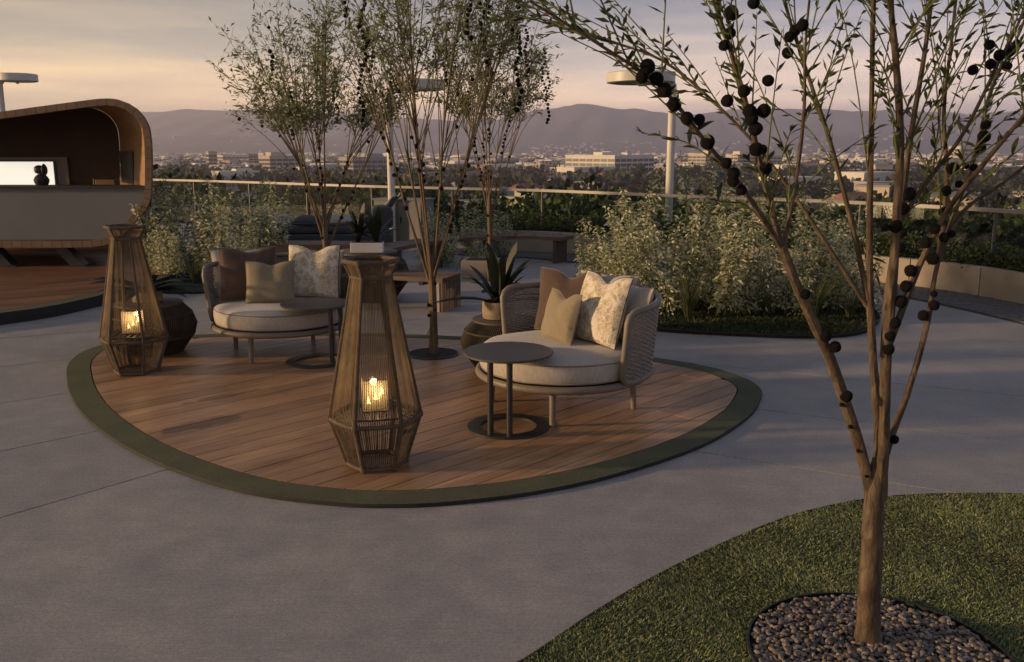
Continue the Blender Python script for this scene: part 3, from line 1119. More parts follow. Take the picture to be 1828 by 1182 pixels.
def build_railing():
    path = smooth2(RAIL, 8, False)
    root = thing('glass_railing', 'glass railing with pale metal handrail along the terrace edge', 'railing')
    fine = resample(path, 0.05)
    fine = [p for p in fine if p[0] > -9.5]
    Z = 1.0
    top = MB()
    A = offset_path(fine[::6], 0.03)
    B = offset_path(fine[::6], -0.03)
    b = len(top.v)
    for p, q in zip(A, B):
        top.v += [(p[0], p[1], Z - 0.045), (p[0], p[1], Z), (q[0], q[1], Z), (q[0], q[1], Z - 0.045)]
    for i in range(len(A) - 1):
        for j in range(4):
            j2 = (j + 1) % 4
            top.f.append((b + i * 4 + j, b + i * 4 + j2, b + (i + 1) * 4 + j2, b + (i + 1) * 4 + j))
    top.build('handrail', 'rail', root)
    posts = resample(fine, 1.85)
    # slide the posts so that one stands at x 0.58, y 15.84
    i0 = min(range(len(fine)), key=lambda i: math.hypot(fine[i][0] - 0.58, fine[i][1] - 15.84))
    off = (i0 * 0.05) % 1.85
    start = fine[int(off / 0.05):]
    posts = resample(start, 1.85)
    prev = None
    for k, p in enumerate(posts):
        i = min(range(len(fine)), key=lambda i: math.hypot(fine[i][0] - p[0], fine[i][1] - p[1]))
        q = fine[min(i + 1, len(fine) - 1)]
        an = math.atan2(q[1] - p[1], q[0] - p[0])
        MB().box((p[0], p[1], 0.465), (0.018, 0.05, 0.97), an).build('post', 'post', root)
        if prev is not None:
            seg = fine[prev:i + 1:6]
            if len(seg) >= 2:
                seg = [tuple(Vector(seg[0]).lerp(Vector(seg[1]), 0.25))] + seg[1:]
                MB().ribbon([(x, y, 0.06) for x, y in seg], [(x, y, 0.95) for x, y in seg]).build('pane', 'glass', root)
        prev = i


build_railing()


def zone(x, y):
    p = 914 + 1600 * x / y
    for lim, w in ((430, 'beside the pavilion'), (700, 'behind the left tree'), (990, 'behind the middle trees'), (1215, 'left of the railing lamp'), (1560, 'behind the nearest branches')):
        if p < lim:
            return w
    return 'right of the nearest trunk'


# ------------------------------------------------------------------ shrubs
def shrub_mesh(seed, h, rad, stems, per, m, leaf=(0.05, 0.016), spire=1.0, spread=0.35):
    rng = np.random.default_rng(seed)
    P, D, LL = [], [], []
    stem_pts = []
    for s in range(stems):
        a = rng.uniform(0, 6.28)
        r0 = rad * math.sqrt(rng.uniform(0, 1)) * 0.75
        hh = h * rng.uniform(0.38, 1.0) * (1.0 - 0.3 * (r0 / rad))
        base = np.array([math.cos(a) * r0, math.sin(a) * r0, 0.0])
        out = np.array([math.cos(a), math.sin(a), 0.0]) * rad * spread * rng.uniform(0.2, 1.0)
        bend = rng.normal(0, 0.05, 3)
        tt = np.linspace(0, 1, 6)
        line = [base + np.array([0, 0, hh * t]) + out * t * t + bend * math.sin(t * 3) for t in tt]
        stem_pts.append(line)
        n = per
        t = rng.uniform(0.06, 1.0, n) ** 0.8
        pos = base[None] + np.stack([np.zeros(n), np.zeros(n), hh * t], 1) + out[None] * (t * t)[:, None] + bend[None] * np.sin(t * 3)[:, None]
        az = rng.uniform(0, 6.28, n)
        reach = (0.105 * (1.15 - t) + 0.018) * rng.uniform(0.15, 1.1, n) * spire
        pos[:, 0] += np.cos(az) * reach
        pos[:, 1] += np.sin(az) * reach
        d = np.stack([np.cos(az), np.sin(az), rng.uniform(-0.35, 0.75, n)], 1) + rng.normal(0, 0.25, (n, 3))
        P.append(pos)
        D.append(d)
        LL.append(leaf[0] * rng.uniform(0.55, 1.3, n) * (1.15 - 0.45 * t))
    P, D, LL = np.concatenate(P), np.concatenate(D), np.concatenate(LL)
    P[:, 2] = np.maximum(P[:, 2], 0.02)
    me = leaf_mesh('foliage', P, D, LL, LL * leaf[1] / leaf[0] * rng.uniform(0.8, 1.25, len(LL)), m, rng, 0.28, 0.3)
    st = MB()
    for l in stem_pts:
        st.tube([tuple(p) for p in l], [0.006 * (1 - 0.12 * i) for i in range(6)], 4, cap=False)
    return me, st.mesh('stems', 'bark_green')


def build_shrubs():
    cream = [shrub_mesh(100 + i, (1.28, 1.4, 1.2, 1.34)[i], (0.36, 0.32, 0.4, 0.3)[i], (17, 12, 20, 13)[i], (150, 125, 140, 105)[i], 'leaf_cream', ((0.066, 0.023), (0.085, 0.026), (0.058, 0.024), (0.078, 0.02))[i], (1.0, 0.85, 1.15, 0.8)[i], (0.35, 0.5, 0.45, 0.6)[i]) for i in range(4)]
    spots = [(0.98, 9.75, 0.86, 'leftmost pale variegated shrub of the bed behind the armchair daybed'), (1.42, 10.2, 1.0, 'tall pale shrub beside the railing lamp post, lamp-side of the bed'),
             (1.66, 9.25, 0.95, 'pale leafy shrub rising right behind the woven daybed back'), (2.05, 10.1, 1.12, 'tallest pale variegated shrub in the middle of the bed'),
             (2.18, 9.1, 0.92, 'pale shrub in the middle front of the planted bed'), (2.6, 9.75, 1.06, 'pale spired shrub behind the nearest tree branches'),
             (2.72, 9.0, 0.72, 'short pale shrub between the two grass tufts'), (3.15, 9.55, 0.95, 'pale shrub just behind the lower grass tuft'), (3.48, 9.2, 0.78, 'rightmost pale shrub at the corner of the bed'),
             (1.15, 9.2, 0.72, 'short pale shrub at the near left end of the bed'), (3.55, 9.95, 0.85, 'pale shrub at the far right end of the bed')]
    rnd = random.Random(4)
    for i, (x, y, s, lab) in enumerate(spots):
        t = thing('variegated_shrub', lab, 'shrub', (x, y, 0.05), rnd.uniform(0, 6.28), 'pale shrubs in the planted bed by the railing')
        t.scale = (s * 1.08, s * 1.08, s * 1.2)
        f, st = cream[i % 4]
        place('foliage', f, t)
        place('stems', st, t)
    spots = [(-4.75, 12.15, 1.0, 'pale shrub nearest to the pavilion edge'), (-4.25, 12.6, 1.06, 'tall pale spired shrub in the bed beside the pavilion'), (-3.95, 11.75, 0.92, 'pale shrub at the front of the bed beside the pavilion'),
             (-3.75, 12.9, 1.05, 'pale shrub at the back of the bed in front of the glass railing'), (-3.35, 12.2, 0.9, 'pale shrub between the pavilion bed and the slate sofa'), (-4.5, 11.5, 0.62, 'short pale shrub at the foot of the pavilion bed'),
             (-3.45, 11.55, 0.6, 'low pale shrub directly behind the brown pillow daybed'), (-4.95, 12.9, 0.9, 'pale shrub half hidden behind the pavilion rim')]
    for i, (x, y, s, lab) in enumerate(spots):
        t = thing('variegated_shrub', lab, 'shrub', (x, y, 0.02), rnd.uniform(0, 6.28), 'pale shrubs in the bed beside the pavilion')
        t.scale = (s, s, s * 1.16)
        f, st = cream[(i + 1) % 4]
        place('foliage', f, t)
        place('stems', st, t)
    spots = [(-1.15, 14.2, 0.82, 'pale shrub behind the curved bench beside the middle tree'), (-0.62, 13.9, 0.72, 'pale shrub between the middle tree and the slim back tree'), (-0.2, 14.35, 0.78, 'pale shrub behind the slim back tree and the curved bench'),
             (-0.95, 13.0, 0.5, 'low pale shrub under the curved bench'), (-0.45, 12.75, 0.42, 'small pale shrub above the grey concrete cube')]
    for i, (x, y, s, lab) in enumerate(spots):
        t = thing('variegated_shrub', lab, 'shrub', (x, y, 0.02), rnd.uniform(0, 6.28), 'pale shrubs behind the curved bench')
        t.scale = (s, s, s)
        f, st = cream[(i + 2) % 4]
        place('foliage', f, t)
        place('stems', st, t)
    # dark hedge plants in the planter between wall and glass
    dark = [shrub_mesh(200 + i, 0.52, 0.34, 16, 75, 'leaf_dark', (0.075, 0.034), 1.6, 0.9) for i in range(3)]
    path = offset_path(resample(smooth2(WALLP, 6, False), 0.48), -0.36)
    for i, p in enumerate(path):
        if p[1] < 7.0 or p[1] > 15.6:
            continue
        t = thing('hedge_shrub', 'dark leafy shrub in the long planter by the glass, %s' % zone(p[0], p[1]), 'shrub', (p[0], p[1], 0.28), rnd.uniform(0, 6.28), 'dark shrubs in the long planter')
        s = rnd.uniform(0.72, 1.0)
        t.scale = (s * 1.05, s * 1.05, s)
        f, st = dark[i % 3]
        place('foliage', f, t)
        place('stems', st, t)
    # arching grass tufts
    def tuft(seed, n, h):
        rng = np.random.default_rng(seed)
        mb_v, mb_f = [], []
        for k in range(n):
            a = rng.uniform(0, 6.28)
            L = h * rng.uniform(0.6, 1.1)
            out = L * rng.uniform(0.25, 0.85)
            w = 0.008
            side = np.array([-math.sin(a), math.cos(a), 0]) * w
            o = np.array([math.cos(a), math.sin(a), 0])
            b = len(mb_v)
            for t in (0, 0.35, 0.7, 1.0):
                p = o * (out * t * t + 0.03) + np.array([0, 0, L * (t - 0.28 * t * t * (out / L))])
                mb_v += [p + side * (1 - t * 0.9), p - side * (1 - t * 0.9)]
            for q in range(3):
                mb_f.append((b + 2 * q, b + 2 * q + 1, b + 2 * q + 3, b + 2 * q + 2))
        return np_mesh('blades', np.array(mb_v), np.array(mb_f), 'grass_tuft')
    for i, (x, y, s, lab) in enumerate([(1.75, 8.75, 0.78, 'arching grass tuft behind the woven daybed arm'), (2.95, 8.62, 0.8, 'large arching grass tuft at the front of the planted bed'), (2.55, 8.9, 0.5, 'small grass tuft in the middle of the planted bed'),
                                        (3.35, 8.75, 0.55, 'grass tuft at the right corner of the planted bed'), (-4.05, 11.3, 0.55, 'grass tuft at the front of the bed beside the pavilion'), (-3.7, 11.25, 0.45, 'low grass tuft behind the left daybed')]):
        t = thing('grass_tuft', lab, 'grass tuft', (x, y, 0.03))
        place('blades', tuft(50 + i, 90, 0.8), t, scale=(s, s, s))


build_shrubs()
BED = smooth2([(0.75, 9.3), (0.95, 8.75), (1.358, 8.33), (2.0, 8.11), (2.684, 7.99), (3.1, 8.08), (3.4, 8.35), (3.75, 9.0), (3.85, 9.8), (3.4, 10.4), (2.4, 10.6), (1.3, 10.5), (0.8, 10.1)], 4)
tag(MB().prism(BED, 0.0012, 0.035).build('planting_bed', 'soil'), kind='structure')
MB().tube([(x, y, 0.03) for x, y in BED], 0.008, 5, True).build('bed_edging', 'edge_dark', bpy.data.objects['planting_bed'])
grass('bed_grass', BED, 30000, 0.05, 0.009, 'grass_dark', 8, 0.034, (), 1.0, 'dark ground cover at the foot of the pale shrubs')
BED2 = smooth2([(-4.32, 10.75), (-3.6, 10.6), (-3.0, 11.0), (-2.9, 12.0), (-3.2, 13.2), (-4.4, 13.6), (-5.2, 13.4), (-4.3, 12.2)], 4)
tag(MB().prism(BED2, 0.0014, 0.03).build('pavilion_bed', 'soil'), kind='structure')
MB().tube([(x, y, 0.03) for x, y in BED2], 0.03, 6, True).build('bed_curb', 'edge_dark', bpy.data.objects['pavilion_bed'])


# ------------------------------------------------------------------ lanterns
def build_lantern(loc, rz, label, glow_label):
    root = thing('rope_lantern', label, 'lantern', loc, rz, 'tall rope lanterns on the deck')
    lv = [(0.162, 0.016), (0.246, 0.268), (0.104, 1.022), (0.142, 1.105)]
    N = 6

    def corner(r, z, k):
        a = 2 * math.pi * k / N
        return Vector((r * math.cos(a), r * math.sin(a), z))

    def ringpts(r, z, per=6):
        # hexagon with softened corners
        out = []
        for k in range(N):
            a, b = corner(r, z, k), corner(r, z, k + 1)
            for i in range(per):
                t = i / per
                p = a.lerp(b, t)
                q = Vector((p.x, p.y, 0)).normalized() * r * 0.94
                out.append((p.x * 0.7 + q.x * 0.3, p.y * 0.7 + q.y * 0.3, z))
        return out
    for nm, (r, z), rad in zip(('bottom_ring', 'widest_ring', 'neck_ring', 'top_ring'), lv, (0.013, 0.0125, 0.010, 0.013)):
        MB().tube(ringpts(r, z), rad, 8, True).build(nm, 'rope', root, True)
    for k in range(N):
        pts = [corner(r * 0.985, z, k + 0.0) for r, z in lv]
        MB().tube([tuple(p) for p in pts], [0.011, 0.0115, 0.0085, 0.009], 8).build('strut', 'rope', root, True)
    rnd = random.Random(5)
    for (i, per, nm) in ((0, 17, 'lower_cords'), (1, 19, 'upper_cords'), (2, 15, 'collar_cords')):
        mb = MB()
        A, B = ringpts(lv[i][0], lv[i][1], per), ringpts(lv[i + 1][0], lv[i + 1][1], per)
        for p, q in zip(A, B):
            j = [rnd.uniform(-0.0018, 0.0018) for _ in range(4)]
            mid = Vector(p).lerp(Vector(q), 0.5)
            mb.tube([(p[0] + j[0], p[1] + j[1], p[2]), (mid.x * 0.99, mid.y * 0.99, mid.z), (q[0] + j[2], q[1] + j[3], q[2])], (0.0024, 0.0016, 0.0018)[i], 4, cap=False)
        tag(mb.build(nm, 'cord' if i else 'rope', root), kind='stuff')
    # lashings where struts cross the rings
    for k in range(N):
        for (r, z), rad in zip(lv, (0.0165, 0.0165, 0.0125, 0.0145)):
            p = corner(r * 0.975, z, k)
            MB().tube([(p.x, p.y, z - 0.014), (p.x, p.y, z), (p.x, p.y, z + 0.014)], [rad * 0.9, rad, rad * 0.9], 8).build('lashing', 'rope', root, True)
    # shelf that carries the candles
    MB().tube(ringpts(0.212, 0.30), 0.006, 6, True).build('shelf_ring', 'metal_dark', root, True)
    sh = MB()
    for k in range(-4, 5):
        x = k * 0.042
        w = math.sqrt(max(0.19 ** 2 - x * x, 0.0001))
        sh.box((x, 0, 0.301), (0.012, 2 * w, 0.006))
    sh.build('shelf_bars', 'metal_dark', root)
    # glass hurricane with candles stands on the shelf
    c = thing('candle_glass', glow_label, 'candle', (loc[0], loc[1], loc[2] + 0.305), rz, 'lit candles inside the lanterns')
    gx, gy, gz, t = 0.066, 0.052, 0.165, 0.003
    g = MB()
    for s in (-1, 1):
        g.box((s * gx, 0, gz / 2 + 0.004), (t, gy * 2, gz))
        g.box((0, s * gy, gz / 2 + 0.004), (gx * 2 - t * 1.2, t, gz))
    g.build('glass', 'hurricane', c)
    MB().box((0, 0, 0.003), (gx * 2 + 0.01, gy * 2 + 0.01, 0.005)).build('base', 'metal_dark', c)
    for (x, y, h) in ((-0.035, 0.005, 0.035), (0.004, -0.01, 0.06), (0.038, 0.008, 0.085)):
        cd = MB().lathe([(0.017, 0.006), (0.017, h), (0.013, h + 0.001), (0.004, h - 0.003)], 16, (x, y, 0)).build('candle', 'wax', c, True)
        MB().lathe([(0.001, h - 0.002), (0.006, h + 0.007), (0.007, h + 0.014), (0.004, h + 0.025), (0.0008, h + 0.037)], 10, (x, y, 0)).build('flame', 'flame', cd, True)
    ld = bpy.data.lights.new('candle_light', 'POINT')
    ld.energy = 1.1
    ld.color = (1.0, 0.66, 0.32)
    ld.shadow_soft_size = 0.02
    lo = bpy.data.objects.new('candle_light', ld)
    COL.objects.link(lo)
    lo.parent = c
    lo.location = (0, 0, 0.125)
    return root


build_lantern((-0.732, 4.62, DECK_Z), R(12), 'tall rope lantern standing nearest, in the front middle of the deck', 'glass of lit candles inside the nearest rope lantern')
build_lantern((-2.87, 6.66, DECK_Z), R(8), 'rope lantern at the left end of the deck before the dark drum', 'glowing candle glass inside the left rope lantern')


# ------------------------------------------------------------------ round daybeds
def arc(r, z, a0, a1, n=28):
    return [(r * math.cos(R(a0 + (a1 - a0) * i / n)), r * math.sin(R(a0 + (a1 - a0) * i / n)), z) for i in range(n + 1)]


def build_daybed(loc, rz, legs0, label):
    """back of the seat faces local +X; the arms end at +-92 degrees"""
    t = thing('round_daybed', label, 'daybed', loc, rz, 'round woven daybeds on the deck')
    Rr = 0.55
    MB().tube(arc(Rr, 0.245, 0, 360 - 360 / 48, 47), 0.024, 10, True).build('base_ring', 'frame', t, True)
    MB().lathe([(0.02, 0.243), (Rr - 0.015, 0.243), (Rr - 0.012, 0.266), (Rr - 0.03, 0.268)], 56).build('tray', 'tray', t, True)
    for k in range(4):
        a = R(legs0 + 90 * k) - rz
        x, y = math.cos(a), math.sin(a)
        MB().tube([(x * 0.475, y * 0.475, 0.0), (x * 0.465, y * 0.465, 0.23)], [0.0185, 0.0215], 12).build('leg', 'frame', t, True)
    # back: tube loop going up at both ends
    E_ = 92
    zt, zb, rt, rb = 0.715, 0.262, 0.615, 0.578
    loop = []
    loop += arc(rb, zb, -E_ + 8, E_ - 8, 36)
    a = E_
    loop += [(rb * math.cos(R(a - 3)), rb * math.sin(R(a - 3)), zb + 0.012), (rb * math.cos(R(a)), rb * math.sin(R(a)), zb + 0.05)]
    for k in range(1, 5):
        f = k / 5
        rr = rb + (rt - rb) * f
        loop.append((rr * math.cos(R(a)), rr * math.sin(R(a)), zb + 0.05 + (zt - 0.09 - zb - 0.05) * f))
    loop += [(rt * math.cos(R(a)), rt * math.sin(R(a)), zt - 0.07), (rt * math.cos(R(a - 1.5)), rt * math.sin(R(a - 1.5)), zt - 0.03), (rt * math.cos(R(a - 5)), rt * math.sin(R(a - 5)), zt - 0.007)]
    n = 36
    for i in range(n + 1):
        q = (E_ - 10) - (2 * (E_ - 10)) * i / n
        loop.append((rt * math.cos(R(q)), rt * math.sin(R(q)), zt + 0.03 * math.cos(R(q)) ** 2))
    a = -E_
    loop += [(rt * math.cos(R(a + 5)), rt * math.sin(R(a + 5)), zt - 0.007), (rt * math.cos(R(a + 1.5)), rt * math.sin(R(a + 1.5)), zt - 0.03), (rt * math.cos(R(a)), rt * math.sin(R(a)), zt - 0.07)]
    for k in range(4, 0, -1):
        f = k / 5
        rr = rb + (rt - rb) * f
        loop.append((rr * math.cos(R(a)), rr * math.sin(R(a)), zb + 0.05 + (zt - 0.09 - zb - 0.05) * f))
    loop += [(rb * math.cos(R(a)), rb * math.sin(R(a)), zb + 0.05), (rb * math.cos(R(a + 3)), rb * math.sin(R(a + 3)), zb + 0.012)]
    MB().tube(loop, 0.0205, 10, True).build('back_frame', 'frame', t, True)
    # woven panel: rope rows between the tubes
    mb = MB()
    rows = 40
    for s, off in ((0, 0.0), (1, 0.008)):
        for i in range(rows + 1):
            f = i / rows
            for j in range(49):
                q = -E_ + 1.2 + (2 * E_ - 2.4) * j / 48
                zz = (zb + 0.015) + ((zt + 0.03 * math.cos(R(q)) ** 2 - 0.008) - (zb + 0.015)) * f
                rr = rb + (rt - rb) * f + off + 0.0025 * (1 if (i + j) % 2 else -1)
                mb.v.append((rr * math.cos(R(q)), rr * math.sin(R(q)), zz))
        b = s * (rows + 1) * 49
        for i in range(rows):
            for j in range(48):
                q = (b + i * 49 + j, b + i * 49 + j + 1, b + (i + 1) * 49 + j + 1, b + (i + 1) * 49 + j)
                mb.f.append(q if s else q[::-1])
    mb.build('woven_back', 'weave', t)
    # seat cushion with welt
    prof = [(0.02, 0.27), (0.5, 0.27), (0.528, 0.276), (0.541, 0.295), (0.546, 0.335), (0.544, 0.375), (0.536, 0.396), (0.520, 0.408), (0.47, 0.418), (0.36, 0.426), (0.2, 0.43), (0.02, 0.431)]
    cu = MB().lathe(prof, 64)
    rnd = random.Random(9)
    for i, v in enumerate(cu.v):
        a_ = math.atan2(v[1], v[0])
        w = 0.0035 * math.sin(a_ * 7 + 1) + 0.0025 * math.sin(a_ * 13)
        cu.v[i] = (v[0] * (1 + w), v[1] * (1 + w), v[2] + (0.003 * math.sin(v[0] * 11 + 1) * math.sin(v[1] * 9)))
    seat = cu.build('seat_cushion', 'fabric', t, True)
    MB().tube([(x, y, z) for x, y, z in arc(0.539, 0.394, 0, 352, 44)], 0.0045, 6, True).build('piping', 'piping', seat, True)
    MB().tube([(x, y, z) for x, y, z in arc(0.535, 0.281, 0, 352, 44)], 0.0045, 6, True).build('piping', 'piping', seat, True)
    return t


build_daybed((0.33, 5.75, DECK_Z), R(38), -100, 'round daybed with woven back nearest the pale shrubs, low dark table in front')
build_daybed((-1.92, 7.37, DECK_Z), R(93), 162, 'round daybed standing between the two rope lanterns')
SEAT = DECK_Z + 0.424


def pillow(name, label, m, w, h, loc, rz, lean, thick=0.13, chop=0.09, cat='pillow', pip='piping', group=None, roll=0.0):
    t = thing(name, label, cat, loc, rz, group)
    n = 22
    mb = MB()
    rnd = random.Random(hash((round(loc[0] * 100), round(loc[1] * 100))) % 1000)
    ph = [rnd.uniform(0, 6.28) for _ in range(4)]

    def pt(u, v, s):
        pin = 0.055
        x = u * w / 2 * (1 - pin * (1 - v * v) * abs(u))
        z = v * h / 2 * (1 - pin * (1 - u * u) * abs(v))
        c = chop * math.exp(-((u - 0.05) / 0.33) ** 2) * ((v + 1) / 2) ** 2.2
        z -= c * h * 1.0
        puff = (max(0.0, (1 - u ** 2) * (1 - v ** 2))) ** 0.42
        wr = 0.09 * math.sin(u * 5 + ph[0] + v * 2) * math.sin(v * 4 + ph[1]) + 0.05 * math.sin(7 * u * v + ph[2] + s) + 0.05 * math.sin(9 * (u + v) + ph[3]) * (1 - v) * 0.5
        y = s * (thick / 2) * puff * (1 + wr) * (1 - 0.55 * c / max(chop, 1e-6) * (v > 0) * 0.6)
        # sag: fuller at the bottom
        y *= 1.0 - 0.16 * v
        return Vector((x, y, z + h / 2))
    cl, sl = math.cos(lean), math.sin(lean)
    cr, sr = math.cos(roll), math.sin(roll)

    def tr(p):
        x, z = p.x * cr - p.z * sr, p.x * sr + p.z * cr
        return (x, p.y * cl + z * sl, -p.y * sl + z * cl)
    for s in (-1, 1):
        b = len(mb.v)
        for i in range(n + 1):
            for j in range(n + 1):
                mb.v.append(tr(pt(-1 + 2 * j / n, -1 + 2 * i / n, s)))
        for i in range(n):
            for j in range(n):
                q = (b + i * (n + 1) + j, b + i * (n + 1) + j + 1, b + (i + 1) * (n + 1) + j + 1, b + (i + 1) * (n + 1) + j)
                mb.f.append(q if s < 0 else q[::-1])
    zmin = min(v[2] for v in mb.v)
    mb.v = [(a, b_, c_ - zmin) for a, b_, c_ in mb.v]
    mb.build('cover', m, t, True)
    edge = [(-1 + 2 * j / n, -1) for j in range(n)] + [(1, -1 + 2 * j / n) for j in range(n)] + [(1 - 2 * j / n, 1) for j in range(n)] + [(-1, 1 - 2 * j / n) for j in range(n)]
    ep = [tr(pt(u, v, 1)) for u, v in edge]
    MB().tube([(a, b_, c_ - zmin) for a, b_, c_ in ep], 0.0032, 5, True).build('edge_seam', pip, t, True)
    return t


# right daybed: pillows face the lower left of the deck.  rz turns local -Y (front) towards the viewer
GR, GL = 'cushions on the daybed nearest the shrubs', 'cushions on the daybed between the lanterns'
pillow('back_cushion', 'plain pale back cushion against the woven arm on the near daybed', 'fabric', 0.46, 0.40, (0.72, 5.78, SEAT), R(-72), R(16), 0.17, 0.03, 'cushion', group=GR)
pillow('back_cushion', 'plain pale back cushion peeping out behind the flower pillow', 'fabric', 0.50, 0.42, (0.60, 6.08, SEAT), R(-42), R(15), 0.17, 0.02, 'cushion', group=GR)
pillow('brown_pillow', 'rust brown pillow behind the small khaki pillow on the near daybed', 'brown', 0.46, 0.44, (0.36, 6.10, SEAT), R(-28), R(14), 0.13, 0.12, group=GR)
pillow('floral_pillow', 'large flower print pillow with dark piping on the near daybed', 'floral', 0.47, 0.47, (0.52, 5.72, SEAT), R(-57), R(17), 0.15, 0.11, pip='edge_dark', group=GR)
pillow('khaki_pillow', 'small khaki pillow leaning in front of the brown one, near daybed', 'khaki', 0.36, 0.34, (0.285, 5.79, SEAT), R(-60), R(15), 0.12, 0.13, group=GR)
# left daybed
pillow('back_cushion', 'plain pale back cushion behind the brown pillow, left daybed', 'fabric', 0.5, 0.42, (-2.30, 7.60, SEAT), R(22), R(14), 0.16, 0.03, 'cushion', group=GL)
pillow('back_cushion', 'plain pale back cushion behind the flower pillow, left daybed', 'fabric', 0.5, 0.40, (-1.72, 7.74, SEAT), R(-18), R(14), 0.16, 0.03, 'cushion', group=GL)
pillow('brown_pillow', 'dark brown pillow at the left arm of the left daybed', 'brown', 0.47, 0.45, (-2.20, 7.42, SEAT), R(14), R(14), 0.14, 0.08, group=GL)
pillow('floral_pillow', 'flower print pillow on the left daybed', 'floral', 0.46, 0.46, (-1.70, 7.54, SEAT), R(-6), R(14), 0.14, 0.11, pip='edge_dark', group=GL)
pillow('khaki_pillow', 'small khaki pillow leaning in the middle of the left daybed', 'khaki', 0.40, 0.355, (-1.985, 7.26, SEAT), R(6), R(16), 0.12, 0.08, group=GL)


# ------------------------------------------------------------------ low tables
def build_table(loc, rz, label):
    t = thing('side_table', label, 'table', loc, rz, 'low round tables on the deck')
    r = 0.272
    MB().lathe([(r - 0.004, 0.462), (r, 0.465), (r, 0.475), (r - 0.003, 0.478)], 64).build('table_top', 'table', t, True)
    b = MB()
    n = 56
    ro, ri, hx = 0.252, 0.172, 0.0
    for k, (r_, z) in enumerate(((ri, 0.001), (ro, 0.001), (ro, 0.011), (ri, 0.011))):
        for j in range(n):
            a = 2 * math.pi * j / n
            b.v.append((r_ * math.cos(a), r_ * math.sin(a), z))
    for k in range(4):
        for j in range(n):
            j2, k2 = (j + 1) % n, (k + 1) % 4
            b.f.append((k * n + j, k * n + j2, k2 * n + j2, k2 * n + j))
    b.build('base_ring', 'metal_dark', t, True)
    for x, y in ((-0.105, -0.18), (0.008, -0.208)):
        MB().tube([(x, y, 0.0105), (x, y, 0.463)], 0.0185, 14).build('post', 'metal_dark', t, True)
    return t


build_table((-0.022, 5.27, DECK_Z), R(0), 'low round dark table in front of the daybed nearest the shrubs')
build_table((-1.555, 6.99, DECK_Z), R(75), 'low round dark table half hidden behind the nearest lantern')


# ------------------------------------------------------------------ drum stools with plants
def build_drum(loc, label, s=1.0):
    t = thing('rope_drum', label, 'side table', loc, random.uniform(0, 1), 'dark rope drum tables')
    t.scale = (s, s, s)
    lv = [(0.225, 0.012), (0.315, 0.135), (0.335, 0.215), (0.305, 0.3), (0.235, 0.375)]
    for r, z in (lv[0], lv[1], lv[3], lv[4]):
        MB().tube(arc(r, z, 0, 352, 44), 0.009, 6, True).build('ring', 'drum', t, True)
    mb = MB()
    n = 120
    for k in range(n):
        a = 2 * math.pi * k / n
        tw = 0.05
        pts = [(r * math.cos(a + tw * i), r * math.sin(a + tw * i), z) for i, (r, z) in enumerate(lv)]
        mb.tube(pts, 0.0058, 4, cap=False)
    tag(mb.build('cords', 'drum', t), kind='stuff')
    MB().lathe([(0.20, 0.012), (0.285, 0.135), (0.30, 0.215), (0.275, 0.3), (0.21, 0.37)], 32).build('liner', 'tray', t, True)
    MB().lathe([(0.238, 0.372), (0.246, 0.376), (0.246, 0.388), (0.238, 0.391)], 48).build('table_top', 'drum_top', t, True)
    return t


def strap_leaf(L, w, up, out_, curl, m='plant_dark'):
    mb = MB()
    n = 7
    for i in range(n + 1):
        s = i / n
        x = out_ * L * (s ** 1.25)
        z = up * L * (s - curl * s * s)
        ww = w * (0.45 + 1.4 * s) * (1 - s) ** 0.62 * 1.15 if s < 1 else 0.001
        ww = max(ww, 0.002)
        mb.v += [(x, -ww, z + 0.25 * ww), (x, 0, z - 0.15 * ww), (x, ww, z + 0.25 * ww)]
    for i in range(n):
        b = i * 3
        mb.f += [(b, b + 1, b + 4, b + 3), (b + 1, b + 2, b + 5, b + 4)]
    return mb.mesh('leaf', m, True)


LEAVES = [strap_leaf(0.36, 0.032, 1.0, 0.22, 0.12), strap_leaf(0.34, 0.034, 0.85, 0.5, 0.25), strap_leaf(0.33, 0.033, 0.62, 0.78, 0.55), strap_leaf(0.34, 0.031, 0.36, 0.92, 0.95)]


def strap_plant(t, z, n, s, seed, kinds=(0, 1, 1, 2, 2, 3)):
    rnd = random.Random(seed)
    for k in range(n):
        a = 2 * math.pi * (k * 0.382 + rnd.uniform(-.04, .04))
        q = rnd.choice(kinds)
        ss = s * rnd.uniform(0.78, 1.15)
        place('leaf', LEAVES[q], t, (0.018 * math.cos(a), 0.018 * math.sin(a), z), (rnd.uniform(-.12, .12), rnd.uniform(-.1, .1), a), (ss, ss, ss))


def round_pot(t, r, h):
    MB().lathe([(r * 0.86, 0.0), (r * 0.97, 0.006), (r, h * 0.35), (r * 0.985, h * 0.9), (r * 0.96, h), (r * 0.86, h), (r * 0.85, h * 0.8), (0.01, h * 0.79)], 36).build('pot', 'stone_pot', t, True)
    MB().lathe([(r * 0.84, h * 0.8), (r * 0.8, h * 0.83), (0.01, h * 0.86)], 24, cap=False).build('soil', 'soil', t, True)


